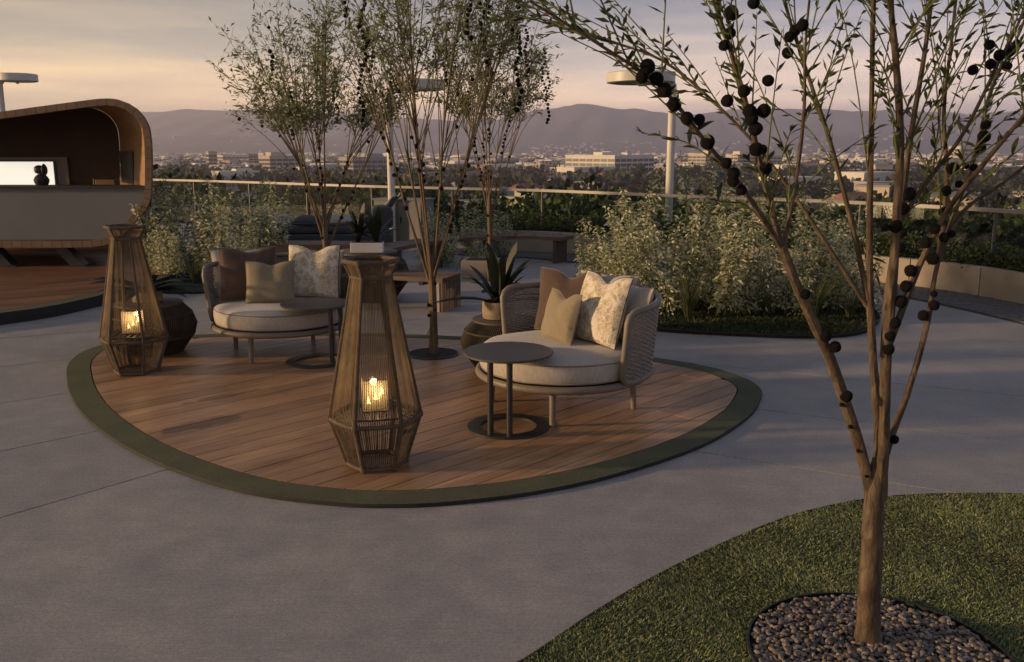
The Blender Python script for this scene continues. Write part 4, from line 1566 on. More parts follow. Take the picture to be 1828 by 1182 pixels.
build_drum((-0.06, 6.80, DECK_Z), 'dark rope drum behind the near daybed carrying a stone pot')
p1 = thing('potted_plant', 'dark strap leaved plant in a stone pot beside the near daybed', 'potted plant', (-0.105, 6.80, DECK_Z + 0.391))
round_pot(p1, 0.125, 0.135)
strap_plant(p1, 0.10, 26, 1.42, 4, (0, 0, 1, 1, 2, 2, 3))
build_drum((-3.02, 7.36, DECK_Z), 'dark rope drum directly behind the left lantern', 1.08)
p2 = thing('potted_plant', 'black leaved plant drooping behind the left lantern', 'potted plant', (-3.04, 7.38, DECK_Z + 0.391 * 1.08))
round_pot(p2, 0.12, 0.09)
strap_plant(p2, 0.07, 22, 1.5, 9, (2, 2, 3, 3, 3))
build_drum((-1.66, 10.2, 0.0), 'dark rope drum behind the top of the nearest lantern carrying a white box', 1.42)
p3 = thing('potted_plant', 'spiky dark plant in a white box planter above the nearest lantern', 'potted plant', (-1.63, 10.08, 0.391 * 1.42))
MB().box((0, 0, 0.055), (0.36, 0.16, 0.11), R(2)).build('white_box', 'white_pot', p3, bevel=0.004)
MB().box((0, 0, 0.1115), (0.34, 0.14, 0.002), R(2)).build('soil', 'soil', p3)
for k, x in enumerate((-0.1, 0.1)):
    rnd = random.Random(20 + k)
    for i in range(17):
        a = 2 * math.pi * i * 0.382
        ss = rnd.uniform(1.0, 1.45)
        place('leaf', LEAVES[rnd.choice((0, 1, 1, 1, 2))], p3, (x, 0, 0.105), (0, 0, a), (ss, ss, ss))

# ------------------------------------------------------------------ benches
def build_slat_bench():
    t = thing('slatted_bench', 'slatted timber bench with slats folding down its end, behind the middle tree', 'bench', (-0.735, 9.32, 0), R(160))
    # local +X runs along the bench away from its open end, local -Y is the depth
    L, W, H, n = 1.55, 0.5, 0.36, 12
    mb = MB()
    sw = W / n
    for k in range(n):
        y = -(k + 0.5) * sw
        s = MB()
        s.box((L / 2, y, H - 0.022), (L, sw * 0.55, 0.044))
        s.box((0.018, y, (H - 0.045) / 2), (0.036, sw * 0.55, H - 0.047))
        s.box((L - 0.018, y, (H - 0.045) / 2), (0.036, sw * 0.55, H - 0.047))
        s.build('slat', 'bench_wood', t)
    for x in (0.25, 0.8, 1.3):
        MB().box((x, -W / 2, H - 0.065), (0.05, W * 0.98, 0.036)).build('cross_rail', 'metal_dark', t)
    for y in (-0.008, -W + 0.008):
        MB().box((0.05, y, (H - 0.05) / 2), (0.03, 0.012, H - 0.05)).build('end_frame', 'pale_fabric', t)


build_slat_bench()


def build_curved_bench():
    t = thing('curved_bench', 'long curved timber bench on dark supports before the planter wall', 'bench')
    line = smooth2([(0.72, 13.35), (0.2, 13.62), (-0.4, 13.5), (-0.95, 13.02), (-1.35, 12.45), (-1.62, 11.75)], 8, False)
    Z, T, W = 0.40, 0.055, 0.42
    seg = resample(line, 0.24)
    for a, b in zip(seg, seg[1:]):
        an = math.atan2(b[1] - a[1], b[0] - a[0])
        A, B = Vector(a), Vector(b)
        d = (B - A).normalized()
        nrm = Vector((-d.y, d.x))
        A2, B2 = A + d * 0.001, B - d * 0.001
        nn = nrm * (-W)
        q = [tuple(A2), tuple(B2), tuple(B2 + nn), tuple(A2 + nn)]
        MB().prism(q[::-1], Z - T, Z).build('plank', 'bench_wood', t)
    for i in (0, 4, 8, 12):
        if i < len(seg) - 1:
            a, b = seg[i], seg[i + 1]
            an = math.atan2(b[1] - a[1], b[0] - a[0])
            d = Vector((math.cos(an), math.sin(an)))
            c = Vector(a) + d * 0.12 - Vector((-d.y, d.x)) * (W / 2)
            MB().box((c.x, c.y, (Z - T) / 2), (0.09 if i else 0.05, W * 0.85, Z - T - 0.002), an).build('support', 'bench_wood' if i == 0 else 'post', t)


build_curved_bench()
sb = thing('stepped_bench', 'two tier brown timber block bench behind the left tree trunk', 'bench', (-2.55, 12.0, 0), R(-4))
MB().box((0, 0.25, 0.22), (1.5, 0.5, 0.44)).build('upper_tier', 'bench_wood', sb, bevel=0.006)
MB().box((-0.1, -0.28, 0.15), (1.9, 0.54, 0.30)).build('lower_tier', 'bench_wood', sb, bevel=0.006)
for k in range(5):
    MB().box((-0.85 + k * 0.375, -0.29, 0.3045), (0.36, 0.52, 0.008)).build('plank', 'bench_wood', sb)
cube = thing('concrete_cube', 'small grey concrete cube planter in front of the curved bench', 'planter', (-0.42, 12.0, 0), R(-8))
MB().box((0, 0, 0.12), (0.46, 0.4, 0.24)).build('block', 'wall', cube, bevel=0.008)
MB().box((0, 0, 0.2405), (0.36, 0.3, 0.004)).build('soil', 'soil', cube)

# slate sofa and loungers by the glass
so = thing('slate_sofa', 'dark slate outdoor sofa with rumpled cushions by the glass railing', 'sofa', (-3.1, 14.6, 0), R(6))
MB().box((0, 0, 0.19), (2.3, 0.9, 0.36)).build('base', 'grey_fabric', so, bevel=0.03)
MB().box((0.05, -0.02, 0.43), (2.1, 0.78, 0.11)).build('seat_cushion', 'grey_fabric', so, bevel=0.04)
MB().box((0.98, 0.1, 0.6), (0.3, 0.7, 0.36), 0.15).build('armrest', 'grey_fabric', so, bevel=0.08)
for i, (x, y, w, rz, m, lab) in enumerate(((-3.75, 14.35, 0.5, 10, 'pale_fabric', 'pale grey pillow lying at the left end of the slate sofa'), (-3.25, 14.3, 0.55, -12, 'grey_fabric', 'slate pillow lying in the middle of the slate sofa'),
                                           (-2.75, 14.5, 0.5, 25, 'pale_fabric', 'pale pillow by the raised arm of the slate sofa'))):
    pillow('sofa_pillow', lab, m, w, 0.36, (x, y - 0.12, 0.49), R(rz), R(74), 0.13, 0.02)
lo = thing('lounge_chair', 'reclined lounger with two cream curved side bands by the glass railing', 'lounger', (-2.35, 15.4, 0), R(-10))
for s in (-0.22, 0.22):
    pts = catmull([(-0.5, s, 0.42), (-0.25, s, 0.36), (0.05, s, 0.46), (0.2, s, 0.68), (0.42, s * 0.8, 0.95)], 6)
    b1 = MB()
    b1.tube(pts, [0.05 - 0.0015 * i for i in range(len(pts))], 8)
    b1.build('side_band', 'pale_fabric', lo, True)
sl = catmull([(-0.5, 0, 0.40), (-0.25, 0, 0.35), (0.05, 0, 0.44), (0.2, 0, 0.64), (0.40, 0, 0.9)], 6)
MB().ribbon([(p.x, -0.2, p.z) for p in sl], [(p.x, 0.2, p.z) for p in sl]).build('sling', 'grey_fabric', lo, True)
for x, y in ((-0.35, -0.2), (-0.35, 0.2), (0.12, -0.2), (0.12, 0.2)):
    MB().tube([(x, y, 0), (x, y, 0.4)], 0.02, 8).build('leg', 'metal_dark', lo, True)
cb = thing('grey_cabinet', 'plain grey service cabinet behind the reclined lounger', 'cabinet', (-1.95, 16.3, 0), R(-20))
MB().box((0, 0, 0.4), (0.95, 0.5, 0.8)).build('body', 'grey_box', cb, bevel=0.01)
for x in (-0.235, 0.235):
    d = MB().box((x, -0.256, 0.4), (0.45, 0.012, 0.72)).build('door', 'grey_box', cb, bevel=0.003)
    MB().box((x - math.copysign(0.17, x), -0.27, 0.45), (0.02, 0.016, 0.12)).build('handle', 'metal_dark', d)
MB().box((0, 0, 0.81), (1.0, 0.55, 0.022)).build('cap', 'grey_box', cb)


# ------------------------------------------------------------------ lamp posts
def build_lamp(loc, rz, label, H=2.82, r=0.5):
    """disc head reaching along local +X from a bent post"""
    t = thing('disc_lamp', label, 'lamp post', loc, rz, 'pale disc lamps on bent posts')
    pts = catmull([(0, 0, 0.0), (0, 0, 1.2), (0, 0, H - 0.32), (0.03, 0, H - 0.12), (0.16, 0, H - 0.03), (0.36, 0, H - 0.015)], 6)
    MB().tube(pts, 0.062, 14).build('post', 'lamp', t, True)
    MB().lathe([(0.12, 0), (0.12, 0.02), (0.07, 0.025)], 20).build('base_plate', 'lamp', t, True)
    hd = MB().lathe([(r - 0.01, H - 0.105), (r, H - 0.098), (r, H + 0.035), (r - 0.02, H + 0.05), (0.02, H + 0.06)], 56, (r * 0.95, 0, 0)).build('head', 'lamp', t, True)
    MB().lathe([(r * 0.9, H - 0.112), (r * 0.9, H - 0.106)], 48, (r * 0.95, 0, 0)).build('lens', 'lens', hd, True)
    MB().tube([(r * 0.95, 0, H - 0.155), (r * 0.95, 0, H - 0.13)], 0.03, 12).build('sensor', 'metal_dark', hd, True)
    return t


build_lamp((2.5, 14.4, 0), R(180), 'pale disc lamp on a bent post behind the planted bed', 2.80, 0.53)
build_lamp((-2.13, 16.0, 0), R(0), 'pale disc lamp on a bent post behind the middle tree crown', 2.80, 0.5)
build_lamp((-11.05, 20.0, 0), R(0), 'pale disc lamp head above the pavilion roof', 3.22, 0.41)

# ------------------------------------------------------------------ pavilion
def build_pavilion():
    t = thing('curved_pavilion', 'low curved timber pavilion with dark inside and grey counter front', 'pavilion', (0, 0, 0))
    Y0, Y1 = 12.0, 13.9
    front = [(-9.0, 1.88), (-8.0, 1.99), (-6.664, 2.164), (-5.557, 2.306), (-5.26, 2.335), (-5.08, 2.31), (-4.9, 2.22), (-4.78, 2.08), (-4.725, 1.9), (-4.735, 1.5), (-4.785, 1.045), (-4.86, 0.9), (-5.1, 0.66), (-5.3, 0.49), (-5.5, 0.42), (-5.9, 0.40), (-7.0, 0.40), (-9.0, 0.40)]
    fr = [(p.x, p.y) for p in catmull([(a, b, 0) for a, b in front], 4)]
    th = 0.085

    def inward(path, d):
        out = []
        for i in range(len(path)):
            a, b = path[max(i - 1, 0)], path[min(i + 1, len(path) - 1)]
            dx, dz = b[0] - a[0], b[1] - a[1]
            l = math.hypot(dx, dz) or 1
            out.append((path[i][0] + dz / l * d, path[i][1] - dx / l * d))
        return out
    inn = inward(fr, th)
    # splayed lining and outer skin: the shell narrows towards the back
    def back(p, k=1.05):
        return (p[0] - 1.15, 1.2 + (p[1] - 1.2) * k)
    bi = [back(p) for p in inn]
    bo = [(p[0], p[1]) for p in [back(q, 1.05) for q in fr]]
    MB().ribbon([(p[0], Y0 + 0.0, p[1]) for p in inn], [(p[0], Y1, p[1]) for p in bi]).build('lining', 'pav_wood', t, True)
    MB().ribbon([(p[0], Y0 + 0.0, p[1]) for p in fr], [(p[0] * 1.0, Y1, p[1]) for p in bo]).build('outer_skin', 'pav_roof', t, True)
    # rim laid with tiles
    step = 0.135
    acc, last, pts = 0.0, fr[0], [0]
    for i in range(1, len(fr)):
        acc += math.hypot(fr[i][0] - fr[i - 1][0], fr[i][1] - fr[i - 1][1])
        if acc >= step:
            pts.append(i)
            acc = 0.0
    dense = []
    for i in range(len(fr) - 1):
        for k in range(8):
            f = k / 8
            dense.append((fr[i][0] + (fr[i + 1][0] - fr[i][0]) * f, fr[i][1] + (fr[i + 1][1] - fr[i][1]) * f))
    dense.append(fr[-1])
    rs = resample(dense, step)
    ri = inward(rs, th)
    for i in range(len(rs) - 1):
        a, b, c, d = Vector(rs[i]), Vector(rs[i + 1]), Vector(ri[i + 1]), Vector(ri[i])
        g = (b - a).normalized() * 0.0025
        q = [a + g, b - g, c - g, d + g]
        mb = MB()
        for y in (Y0 - 0.03, Y0 + 0.03):
            mb.v += [(p.x, y, p.y) for p in q]
        mb.f += [(0, 1, 2, 3), (7, 6, 5, 4), (0, 4, 5, 1), (1, 5, 6, 2), (2, 6, 7, 3), (3, 7, 4, 0)]
        mb.build('rim_tile', 'pav_edge', t)
    # back wall
    bw = MB()
    bw.v = [(p[0], Y1 - 0.01, p[1]) for p in bi]
    bw.f = [tuple(range(len(bi)))]
    bw.build('back_wall', 'pav_inside', t)
    # counter front with a cut corner
    cp = [(-9.0, 0.50), (-5.45, 0.50), (-5.30, 0.56), (-4.96, 0.9), (-4.87, 1.06), (-4.84, 1.19), (-9.0, 1.19)]
    c = MB()
    for y in (Y0 + 0.04, Y0 + 0.10):
        c.v += [(x, y, z) for x, z in cp]
    n = len(cp)
    c.f.append(tuple(range(n)))
    c.f.append(tuple(range(n, 2 * n))[::-1])
    for i in range(n):
        j = (i + 1) % n
        c.f.append((i, i + n, j + n, j))
    c.build('counter_front', 'pav_panel', t)
    MB().box((-6.95, Y0 + 0.2, 1.203), (4.25, 0.42, 0.022)).build('counter_top', 'metal_dark', t)
    # panel on the lit lining
    def on_lining(u, z):
        # u 0..1 from rim to back
        a = (-4.82, Y0, z)
        b = back((-4.82, z))
        return (a[0] + (b[0] - a[0]) * u - 0.012, Y0 + (Y1 - Y0) * u, z)
    pm = MB()
    pm.v = [on_lining(0.42, 1.2), on_lining(0.88, 1.2), on_lining(0.88, 1.66), on_lining(0.42, 1.66)]
    pm.v += [(x - 0.03, y, z) for x, y, z in pm.v]
    pm.f = [(0, 1, 2, 3), (7, 6, 5, 4), (0, 4, 5, 1), (1, 5, 6, 2), (2, 6, 7, 3), (3, 7, 4, 0)]
    pm.build('wall_panel', 'metal_dark', t)
    # canted legs
    for x in (-5.98, -6.95, -8.2):
        lg = MB()
        for (dx, z) in ((-0.16, 0.40), (0.06, 0.14)):
            lg.v += [(x + dx - 0.09, Y0 + 0.12, z), (x + dx + 0.09, Y0 + 0.12, z), (x + dx + 0.09, Y0 + 0.3, z), (x + dx - 0.09, Y0 + 0.3, z)]
        lg.f = [(0, 1, 5, 4), (1, 2, 6, 5), (2, 3, 7, 6), (3, 0, 4, 7), (0, 3, 2, 1), (4, 5, 6, 7)]
        l = lg.build('leg', 'metal_dark', t)
        MB().box((x + 0.06, Y0 + 0.21, 0.135), (0.32, 0.26, 0.016)).build('foot_plate', 'metal_dark', l)
    MB().box((-7.1, 14.2, 0.3), (3.6, 0.1, 0.34)).build('plinth', 'pav_wood', t)
    # lit screen on the back wall
    s = thing('lit_screen', 'wide glowing white screen on the dark wall inside the pavilion', 'screen', (-7.55, 13.84, 1.34))
    MB().box((0, 0.0, 0.0), (1.62, 0.04, 0.46)).build('frame', 'pav_panel', s, bevel=0.004)
    MB().box((-0.06, -0.027, -0.01), (1.40, 0.012, 0.38)).build('bezel', 'metal_dark', s)
    MB().box((-0.08, -0.038, -0.01), (1.36, 0.008, 0.345)).build('display', 'screen', s)
    # dark sculpture on the counter
    b = thing('dark_sculpture', 'dark hooded bust sculpture standing before the glowing screen', 'sculpture', (-6.37, 12.3, 1.214))
    MB().lathe([(0.075, 0), (0.092, 0.03), (0.10, 0.07), (0.075, 0.115), (0.045, 0.14), (0.04, 0.165)], 18).build('shoulders', 'metal_dark', b, True)
    h = MB().lathe([(0.03, 0.15), (0.055, 0.165), (0.066, 0.2), (0.06, 0.235), (0.035, 0.258), (0.004, 0.265)], 18, (-0.02, 0, 0)).build('head', 'metal_dark', b, True)
    hat = MB().lathe([(0.004, -0.03), (0.06, -0.025), (0.085, 0.0), (0.06, 0.022), (0.004, 0.03)], 20)
    hat.v = [(0.05 + v[2] * 1.0, v[0] * 0.8, 0.2 + v[1]) for v in hat.v]
    hat.build('hood', 'metal_dark', b, True)
    # chair behind the counter
    ch = thing('bar_chair', 'tan backed chair with dark frame behind the pavilion counter', 'chair', (-5.86, 12.9, 0.44))
    MB().box((0, 0, 0.42), (0.36, 0.36, 0.04)).build('seat', 'pav_wood', ch, bevel=0.01)
    MB().box((0, 0.17, 0.72), (0.28, 0.02, 0.2)).build('backrest', 'pav_wood', ch, bevel=0.01)
    MB().tube(catmull([(-0.17, 0.185, 0.42), (-0.165, 0.19, 0.78), (-0.13, 0.19, 0.835), (0.13, 0.19, 0.835), (0.165, 0.19, 0.78), (0.17, 0.185, 0.42)], 5), 0.014, 8).build('back_frame', 'metal_dark', ch, True)
    for x in (-0.15, 0.15):
        for y in (-0.15, 0.15):
            MB().tube([(x, y, 0.0), (x, y, 0.4)], 0.013, 8).build('leg', 'metal_dark', ch, True)
    # stools seen under the shell
    for x, lab in ((-7.0, 'round orange wood stool under the pavilion floor, at the image edge'), (-6.42, 'round orange wood stool behind the pavilion legs')):
        st = thing('round_stool', lab, 'stool', (x, 14.9, 0.0))
        MB().lathe([(0.2, 0.40), (0.21, 0.41), (0.21, 0.445), (0.2, 0.45)], 28).build('seat', 'pav_wood', st, True)
        MB().tube([(0, 0, 0.0), (0, 0, 0.4)], 0.05, 12).build('pedestal', 'metal_dark', st, True)


build_pavilion()


# ------------------------------------------------------------------ trees
def tube_branch(mb, pts, r0, r1, n=8, sub=4):
    P = catmull(pts, sub)
    k = len(P)
    mb.tube([tuple(p) for p in P], [r0 + (r1 - r0) * (i / (k - 1)) ** 0.8 for i in range(k)], n)
    return P


def ball_mesh(n=16, rows=11):
    mb = MB()
    for i in range(rows + 1):
        ph = math.pi * i / rows
        for j in range(n):
            a = 2 * math.pi * j / n
            rr = max(math.sin(ph), 0.06) * (1 + 0.035 * math.cos(a * 3 + i * 0.7))
            mb.v.append((rr * math.cos(a), rr * math.sin(a), -math.cos(ph)))
    for i in range(rows):
        for j in range(n):
            j2 = (j + 1) % n
            mb.f.append((i * n + j, i * n + j2, (i + 1) * n + j2, (i + 1) * n + j))
    mb.f.append(tuple(range(n))[::-1])
    mb.f.append(tuple(range(rows * n, rows * n + n)))
    return mb.mesh('pod', 'fruit', True)


BALL = ball_mesh()
BALL_LO = ball_mesh(8, 6)

BALLS = [(-0.613,-0.15,2.073,1),(-0.436,0.295,2.166,1),(-0.614,-0.15,2.017,1),(-0.628,-0.15,1.984,1),(-0.346,0.05,2.065,1),(-0.319,0.27,2.056,1),(-0.323,0.265,2.005,1),(-0.3,0.275,2.078,1),(-0.877,-0.365,1.907,1),(-0.851,-0.355,1.877,1),(-0.827,-0.343,1.848,1),(-0.797,-0.329,1.811,1),(-0.758,-0.315,1.775,1),(-0.722,-0.301,1.772,1),(-0.692,-0.28,1.712,1),(-0.63,-0.248,1.654,1),(-0.604,-0.232,1.624,1),(-0.602,-0.224,1.603,1),(-0.573,-0.208,1.577,1),(-0.56,-0.129,1.859,1),(-0.519,0.25,1.85,1),(-0.491,-0.129,1.888,1),(-0.496,-0.118,1.803,1),(-0.538,-0.12,1.802,1),(-0.517,-0.114,1.752,1),(-0.531,-0.118,1.781,1),(-0.51,-0.11,1.692,1),(-0.402,0.215,1.691,1),(-0.477,-0.104,1.637,1),(-0.892,-0.365,1.879,.8),(0.289,0.16,2.019,1),(0.322,0.155,1.987,1),(0.294,0.15,1.959,1),(0.449,0.33,2.018,1),(0.474,0.34,2.04,1),(0.437,0.32,1.967,1),(0.234,0.14,1.94,1),(0.363,0.275,1.772,1),(0.356,0.265,1.734,1),(0.342,0.255,1.695,1),(0.321,0.24,1.632,0.6),(0.293,0.24,1.637,0.6),(0.23,0.204,1.63,1),(0.212,0.195,1.556,1),(0.267,0.225,1.577,0.6),(0.203,0.18,1.488,1),(0.031,-0.135,1.459,1),(0.234,0.175,1.415,0.8),(0.206,0.165,1.404,0.8),(0.014,-0.12,1.416,1),(0.045,-0.11,1.366,1),(0.019,0.032,1.554,1),(0.0,0.026,1.508,1),(-0.07,-0.098,1.463,1),(0.0,0.018,1.435,1),(-0.103,-0.098,1.461,0.6),(-0.008,0.012,1.386,1),(-0.012,-0.095,1.327,1),(-0.018,-0.085,1.277,1),(-0.023,-0.07,1.227,1),(-0.034,-0.065,1.158,1),(0.17,0.125,1.22,0.7),(0.17,0.115,1.183,0.9),(0.133,0.105,1.15,0.9),(-0.327,-0.08,1.252,0.8),(-0.247,-0.059,1.116,1),(-0.211,-0.053,1.078,0.9),(-0.157,-0.035,0.911,1),(-0.043,-0.059,1.115,1),(-0.042,-0.053,1.071,1),(0.029,0.005,0.751,0.8),(-0.131,-0.023,0.805,0.45),(-0.095,-0.014,0.719,0.4),(-0.057,-0.004,0.628,0.4),(-0.168,-0.032,0.882,0.4)]
NEAR = dict(
    left=([(-0.03, 0.0, 0.53), (-0.045, 0.0, 0.61), (-0.111, -0.02, 0.789), (-0.222, -0.05, 1.042), (-0.335, -0.08, 1.246), (-0.411, -0.1, 1.406)], 0.021, 0.0145),
    leftA=([(-0.408, -0.1, 1.395), (-0.557, -0.2, 1.572), (-0.691, -0.28, 1.708), (-0.836, -0.35, 1.855), (-0.993, -0.4, 1.951), (-1.192, -0.45, 2.061)], 0.009, 0.0032),
    leftB=([(-0.41, -0.1, 1.40), (-0.473, -0.1, 1.592), (-0.54, -0.12, 1.805), (-0.614, -0.15, 1.992), (-0.69, -0.15, 2.2), (-0.72, -0.15, 2.5)], 0.0105, 0.0035),
    leftC=([(-0.405, -0.1, 1.40), (-0.364, -0.05, 1.59), (-0.337, 0.0, 1.81), (-0.329, 0.05, 2.063), (-0.30, 0.05, 2.5)], 0.008, 0.003),
    c1=([(-0.012, 0.01, 0.56), (-0.009, 0.03, 0.753), (-0.037, 0.06, 1.016), (-0.045, 0.1, 1.198), (-0.06, 0.12, 1.456), (-0.074, 0.14, 1.815), (-0.093, 0.15, 2.194), (-0.1, 0.17, 2.7)], 0.018, 0.006),
    c1b=([(-0.051, 0.1, 1.198), (-0.108, 0.15, 1.454), (-0.184, 0.2, 1.727), (-0.257, 0.25, 1.946), (-0.342, 0.3, 2.219), (-0.4, 0.34, 2.6)], 0.010, 0.004),
    c1c=([(-0.053, 0.1, 1.179), (-0.207, 0.12, 1.401), (-0.365, 0.2, 1.636), (-0.53, 0.25, 1.82), (-0.734, 0.3, 1.987), (-0.957, 0.35, 2.065), (-1.147, 0.4, 2.126)], 0.008, 0.003),
    c2=([(0.0, 0.0, 0.54), (-0.01, -0.015, 0.7), (-0.02, -0.03, 0.812), (-0.04, -0.05, 1.042), (-0.053, -0.08, 1.264), (-0.066, -0.1, 1.474), (-0.075, -0.1, 1.725), (-0.119, -0.12, 1.964), (-0.148, -0.12, 2.15), (-0.17, -0.12, 2.6)], 0.024, 0.0065),
    c2b=([(-0.045, -0.045, 1.04), (-0.031, 0.0, 1.251), (-0.005, 0.02, 1.464), (0.02, 0.05, 1.726), (0.054, 0.08, 1.983), (0.071, 0.1, 2.186), (0.09, 0.12, 2.6)], 0.0135, 0.005),
    c2c=([(-0.035, -0.05, 1.08), (0.015, -0.1, 1.337), (0.061, -0.15, 1.512), (0.136, -0.2, 1.66), (0.204, -0.25, 1.785), (0.273, -0.3, 1.902), (0.36, -0.34, 2.1)], 0.0115, 0.004),
    c2d=([(-0.005, 0.02, 1.464), (0.093, 0.05, 1.604), (0.211, 0.1, 1.744), (0.322, 0.15, 1.956), (0.416, 0.2, 2.134), (0.5, 0.24, 2.4)], 0.0085, 0.0035),
    right=([(0.008, 0.0, 0.70), (0.03, 0.015, 0.765), (0.091, 0.05, 0.923), (0.152, 0.1, 1.122), (0.193, 0.15, 1.323), (0.286, 0.2, 1.487), (0.435, 0.25, 1.579), (0.62, 0.3, 1.709)], 0.0135, 0.0045),
    rightb=([(0.193, 0.15, 1.323), (0.22, 0.2, 1.58), (0.197, 0.22, 1.818), (0.215, 0.25, 2.071), (0.22, 0.25, 2.5)], 0.0095, 0.004),
    rightc=([(0.225, 0.18, 1.40), (0.33, 0.25, 1.672), (0.389, 0.3, 1.895), (0.491, 0.35, 2.083), (0.6, 0.4, 2.4)], 0.008, 0.0035),
)


def roughen(mb, amp, seed):
    """knots and ripples on a tube"""
    for i, (x, y, z) in enumerate(mb.v):
        n = math.sin(z * 41 + x * 90 + seed) * math.sin(z * 17 + y * 120) + 0.7 * math.sin(z * 97 + x * 210 + y * 160)
        a = math.atan2(y + 0.013 * seed, x + 0.007)
        mb.v[i] = (x + amp * n * math.cos(a * 1.0), y + amp * n * math.sin(a), z)


def build_near_tree():
    t = thing('young_tree', 'nearest young multi stem tree strung with black pods, rising from the pebble bed', 'tree', (1.236, 2.84, 0.005))
    mb = MB()
    tr = catmull([(0.005, 0, -0.02), (0.0, 0, 0.06), (-0.008, 0, 0.22), (-0.014, 0, 0.426), (-0.018, 0, 0.58), (-0.012, 0.002, 0.68)], 5)
    k = len(tr)
    rad = [0.042 - 0.010 * min(1, i / (k * 0.75)) + (0.026 * max(0, 1 - i / 7) ** 2) - 0.012 * max(0, (i - k * 0.72) / (k * 0.28)) for i in range(k)]
    mb.tube(tr, rad, 20)
    roughen(mb, 0.0022, 1)
    mb.build('trunk', 'bark_rough', t, True)
    rng = random.Random(31)
    paths = {}
    for nm, (pts, r0, r1) in NEAR.items():
        b = MB()
        P = tube_branch(b, pts, r0, r1, 9, 5)
        paths[nm] = P
        roughen(b, r0 * 0.06, 2)
        b.build('branch', 'bark_rough', t, True)
    # fine shoots
    shoots = []
    for nm, P in paths.items():
        for p, q in zip(P, P[1:]):
            if p.z > 1.42 and rng.random() < (0.85 if p.z > 1.72 else 0.28):
                d = (q - p).normalized()
                side = Vector((rng.uniform(-1, 1), rng.uniform(-0.8, 0.8), rng.uniform(-0.1, 0.5)))
                dirn = (d * 0.75 + side * 0.7).normalized()
                L = rng.uniform(0.22, 0.55)
                pts = [p, p + dirn * L * 0.5 + Vector((0, 0, 0.02)), p + dirn * L + Vector((0, 0, 0.05 * rng.uniform(-1, 1)))]
                shoots.append(pts)
    # long green whips that cross the view
    for a, b_ in (((-0.364, -0.05, 1.56), (-0.15, -0.1, 1.75)), ((-0.10, 0.15, 1.42), (0.0, 0.1, 1.2)), ((-0.55, -0.12, 1.8), (-0.74, -0.1, 2.3)), ((0.06, -0.15, 1.5), (0.3, -0.2, 1.75)), ((0.1, 0.05, 1.6), (0.12, 0.1, 2.2)), ((-0.18, 0.2, 1.72), (-0.5, 0.2, 2.25)),
                  ((-0.3, 0.1, 1.55), (-0.62, 0.12, 2.2)), ((-0.07, 0.13, 1.6), (-0.25, 0.1, 2.25)), ((0.02, 0.05, 1.7), (0.2, 0.1, 2.3)), ((0.2, 0.22, 1.7), (0.05, 0.2, 2.3)), ((0.36, 0.26, 1.75), (0.3, 0.3, 2.3))):
        A, B = Vector(a), Vector(b_)
        shoots.append([A, A.lerp(B, 0.5) + Vector((0.01, 0, 0.02)), B])
    sm = MB()
    lp, ld = [], []
    for pts in shoots:
        P = catmull(pts, 4)
        kk = len(P)
        sm.tube(P, [0.0028 - 0.0017 * i / kk for i in range(kk)], 5, cap=False)
        for i in range(1, kk):
            for s in range(2):
                if rng.random() < 0.8:
                    d = (P[i] - P[i - 1]).normalized()
                    lp.append(P[i].lerp(P[i - 1], rng.random()))
                    ld.append((d * 0.8 + Vector((rng.uniform(-1, 1), rng.uniform(-1, 1), rng.uniform(-0.5, 0.35))) * 0.8).normalized())
    for nm, P in paths.items():
        for p, q in zip(P, P[1:]):
            if p.z > 1.62:
                for s in range(2):
                    if rng.random() < 0.42:
                        lp.append(p.lerp(q, rng.random()))
                        ld.append(((q - p).normalized() * 0.6 + Vector((rng.uniform(-1, 1), rng.uniform(-1, 1), rng.uniform(-0.5, 0.4)))).normalized())
    tag(sm.build('shoots', 'bark_green', t, True), kind='stuff')
    # each leaf its own piece, the ones high out of view joined
    lv = []
    for w, cv in ((0.11, 0.05), (0.14, 0.1), (0.09, -0.04)):
        m = MB()
        n = 5
        for i in range(n + 1):
            s = i / n
            ww = w * math.sin(math.pi * min(s * 0.92 + 0.06, 1.0)) ** 0.9 * 0.95
            z = cv * math.sin(s * 3.14)
            m.v += [(s, -ww, z + ww * 0.35), (s, 0, z), (s, ww, z + ww * 0.35)]
        for i in range(n):
            b = 3 * i
            m.f += [(b, b + 1, b + 4, b + 3), (b + 1, b + 2, b + 5, b + 4)]
        lv.append(m.mesh('leaf', 'leaf_single', True))
    order = sorted(range(len(lp)), key=lambda i: lp[i].z)
    cnt = 0
    rp, rd = [], []
    for i in order:
        if cnt < 300:
            L = rng.uniform(0.028, 0.062)
            e = ld[i].to_track_quat('X', 'Z').to_euler()
            place('leaf', rng.choice(lv), t, lp[i], (e.x + rng.uniform(-1, 1), e.y, e.z), (L, L, L))
            cnt += 1
        else:
            rp.append(tuple(lp[i]))
            rd.append(tuple(ld[i]))
    if rp:
        g = np.random.default_rng(3)
        o = place('leaves', leaf_mesh('leaves', np.array(rp), np.array(rd), g.uniform(0.03, 0.062, len(rp)), 0.011, 'leaf_near', g, 0.2, 0.1), t)
        tag(o, kind='stuff')
    for x, y, z, s in BALLS:
        r = 0.0198 * s * rng.uniform(0.82, 1.12)
        place('pod', BALL, t, (x, y - 0.012, z), (rng.uniform(0, 3), rng.uniform(0, 3), 0), (r, r, r * 0.93))


build_near_tree()


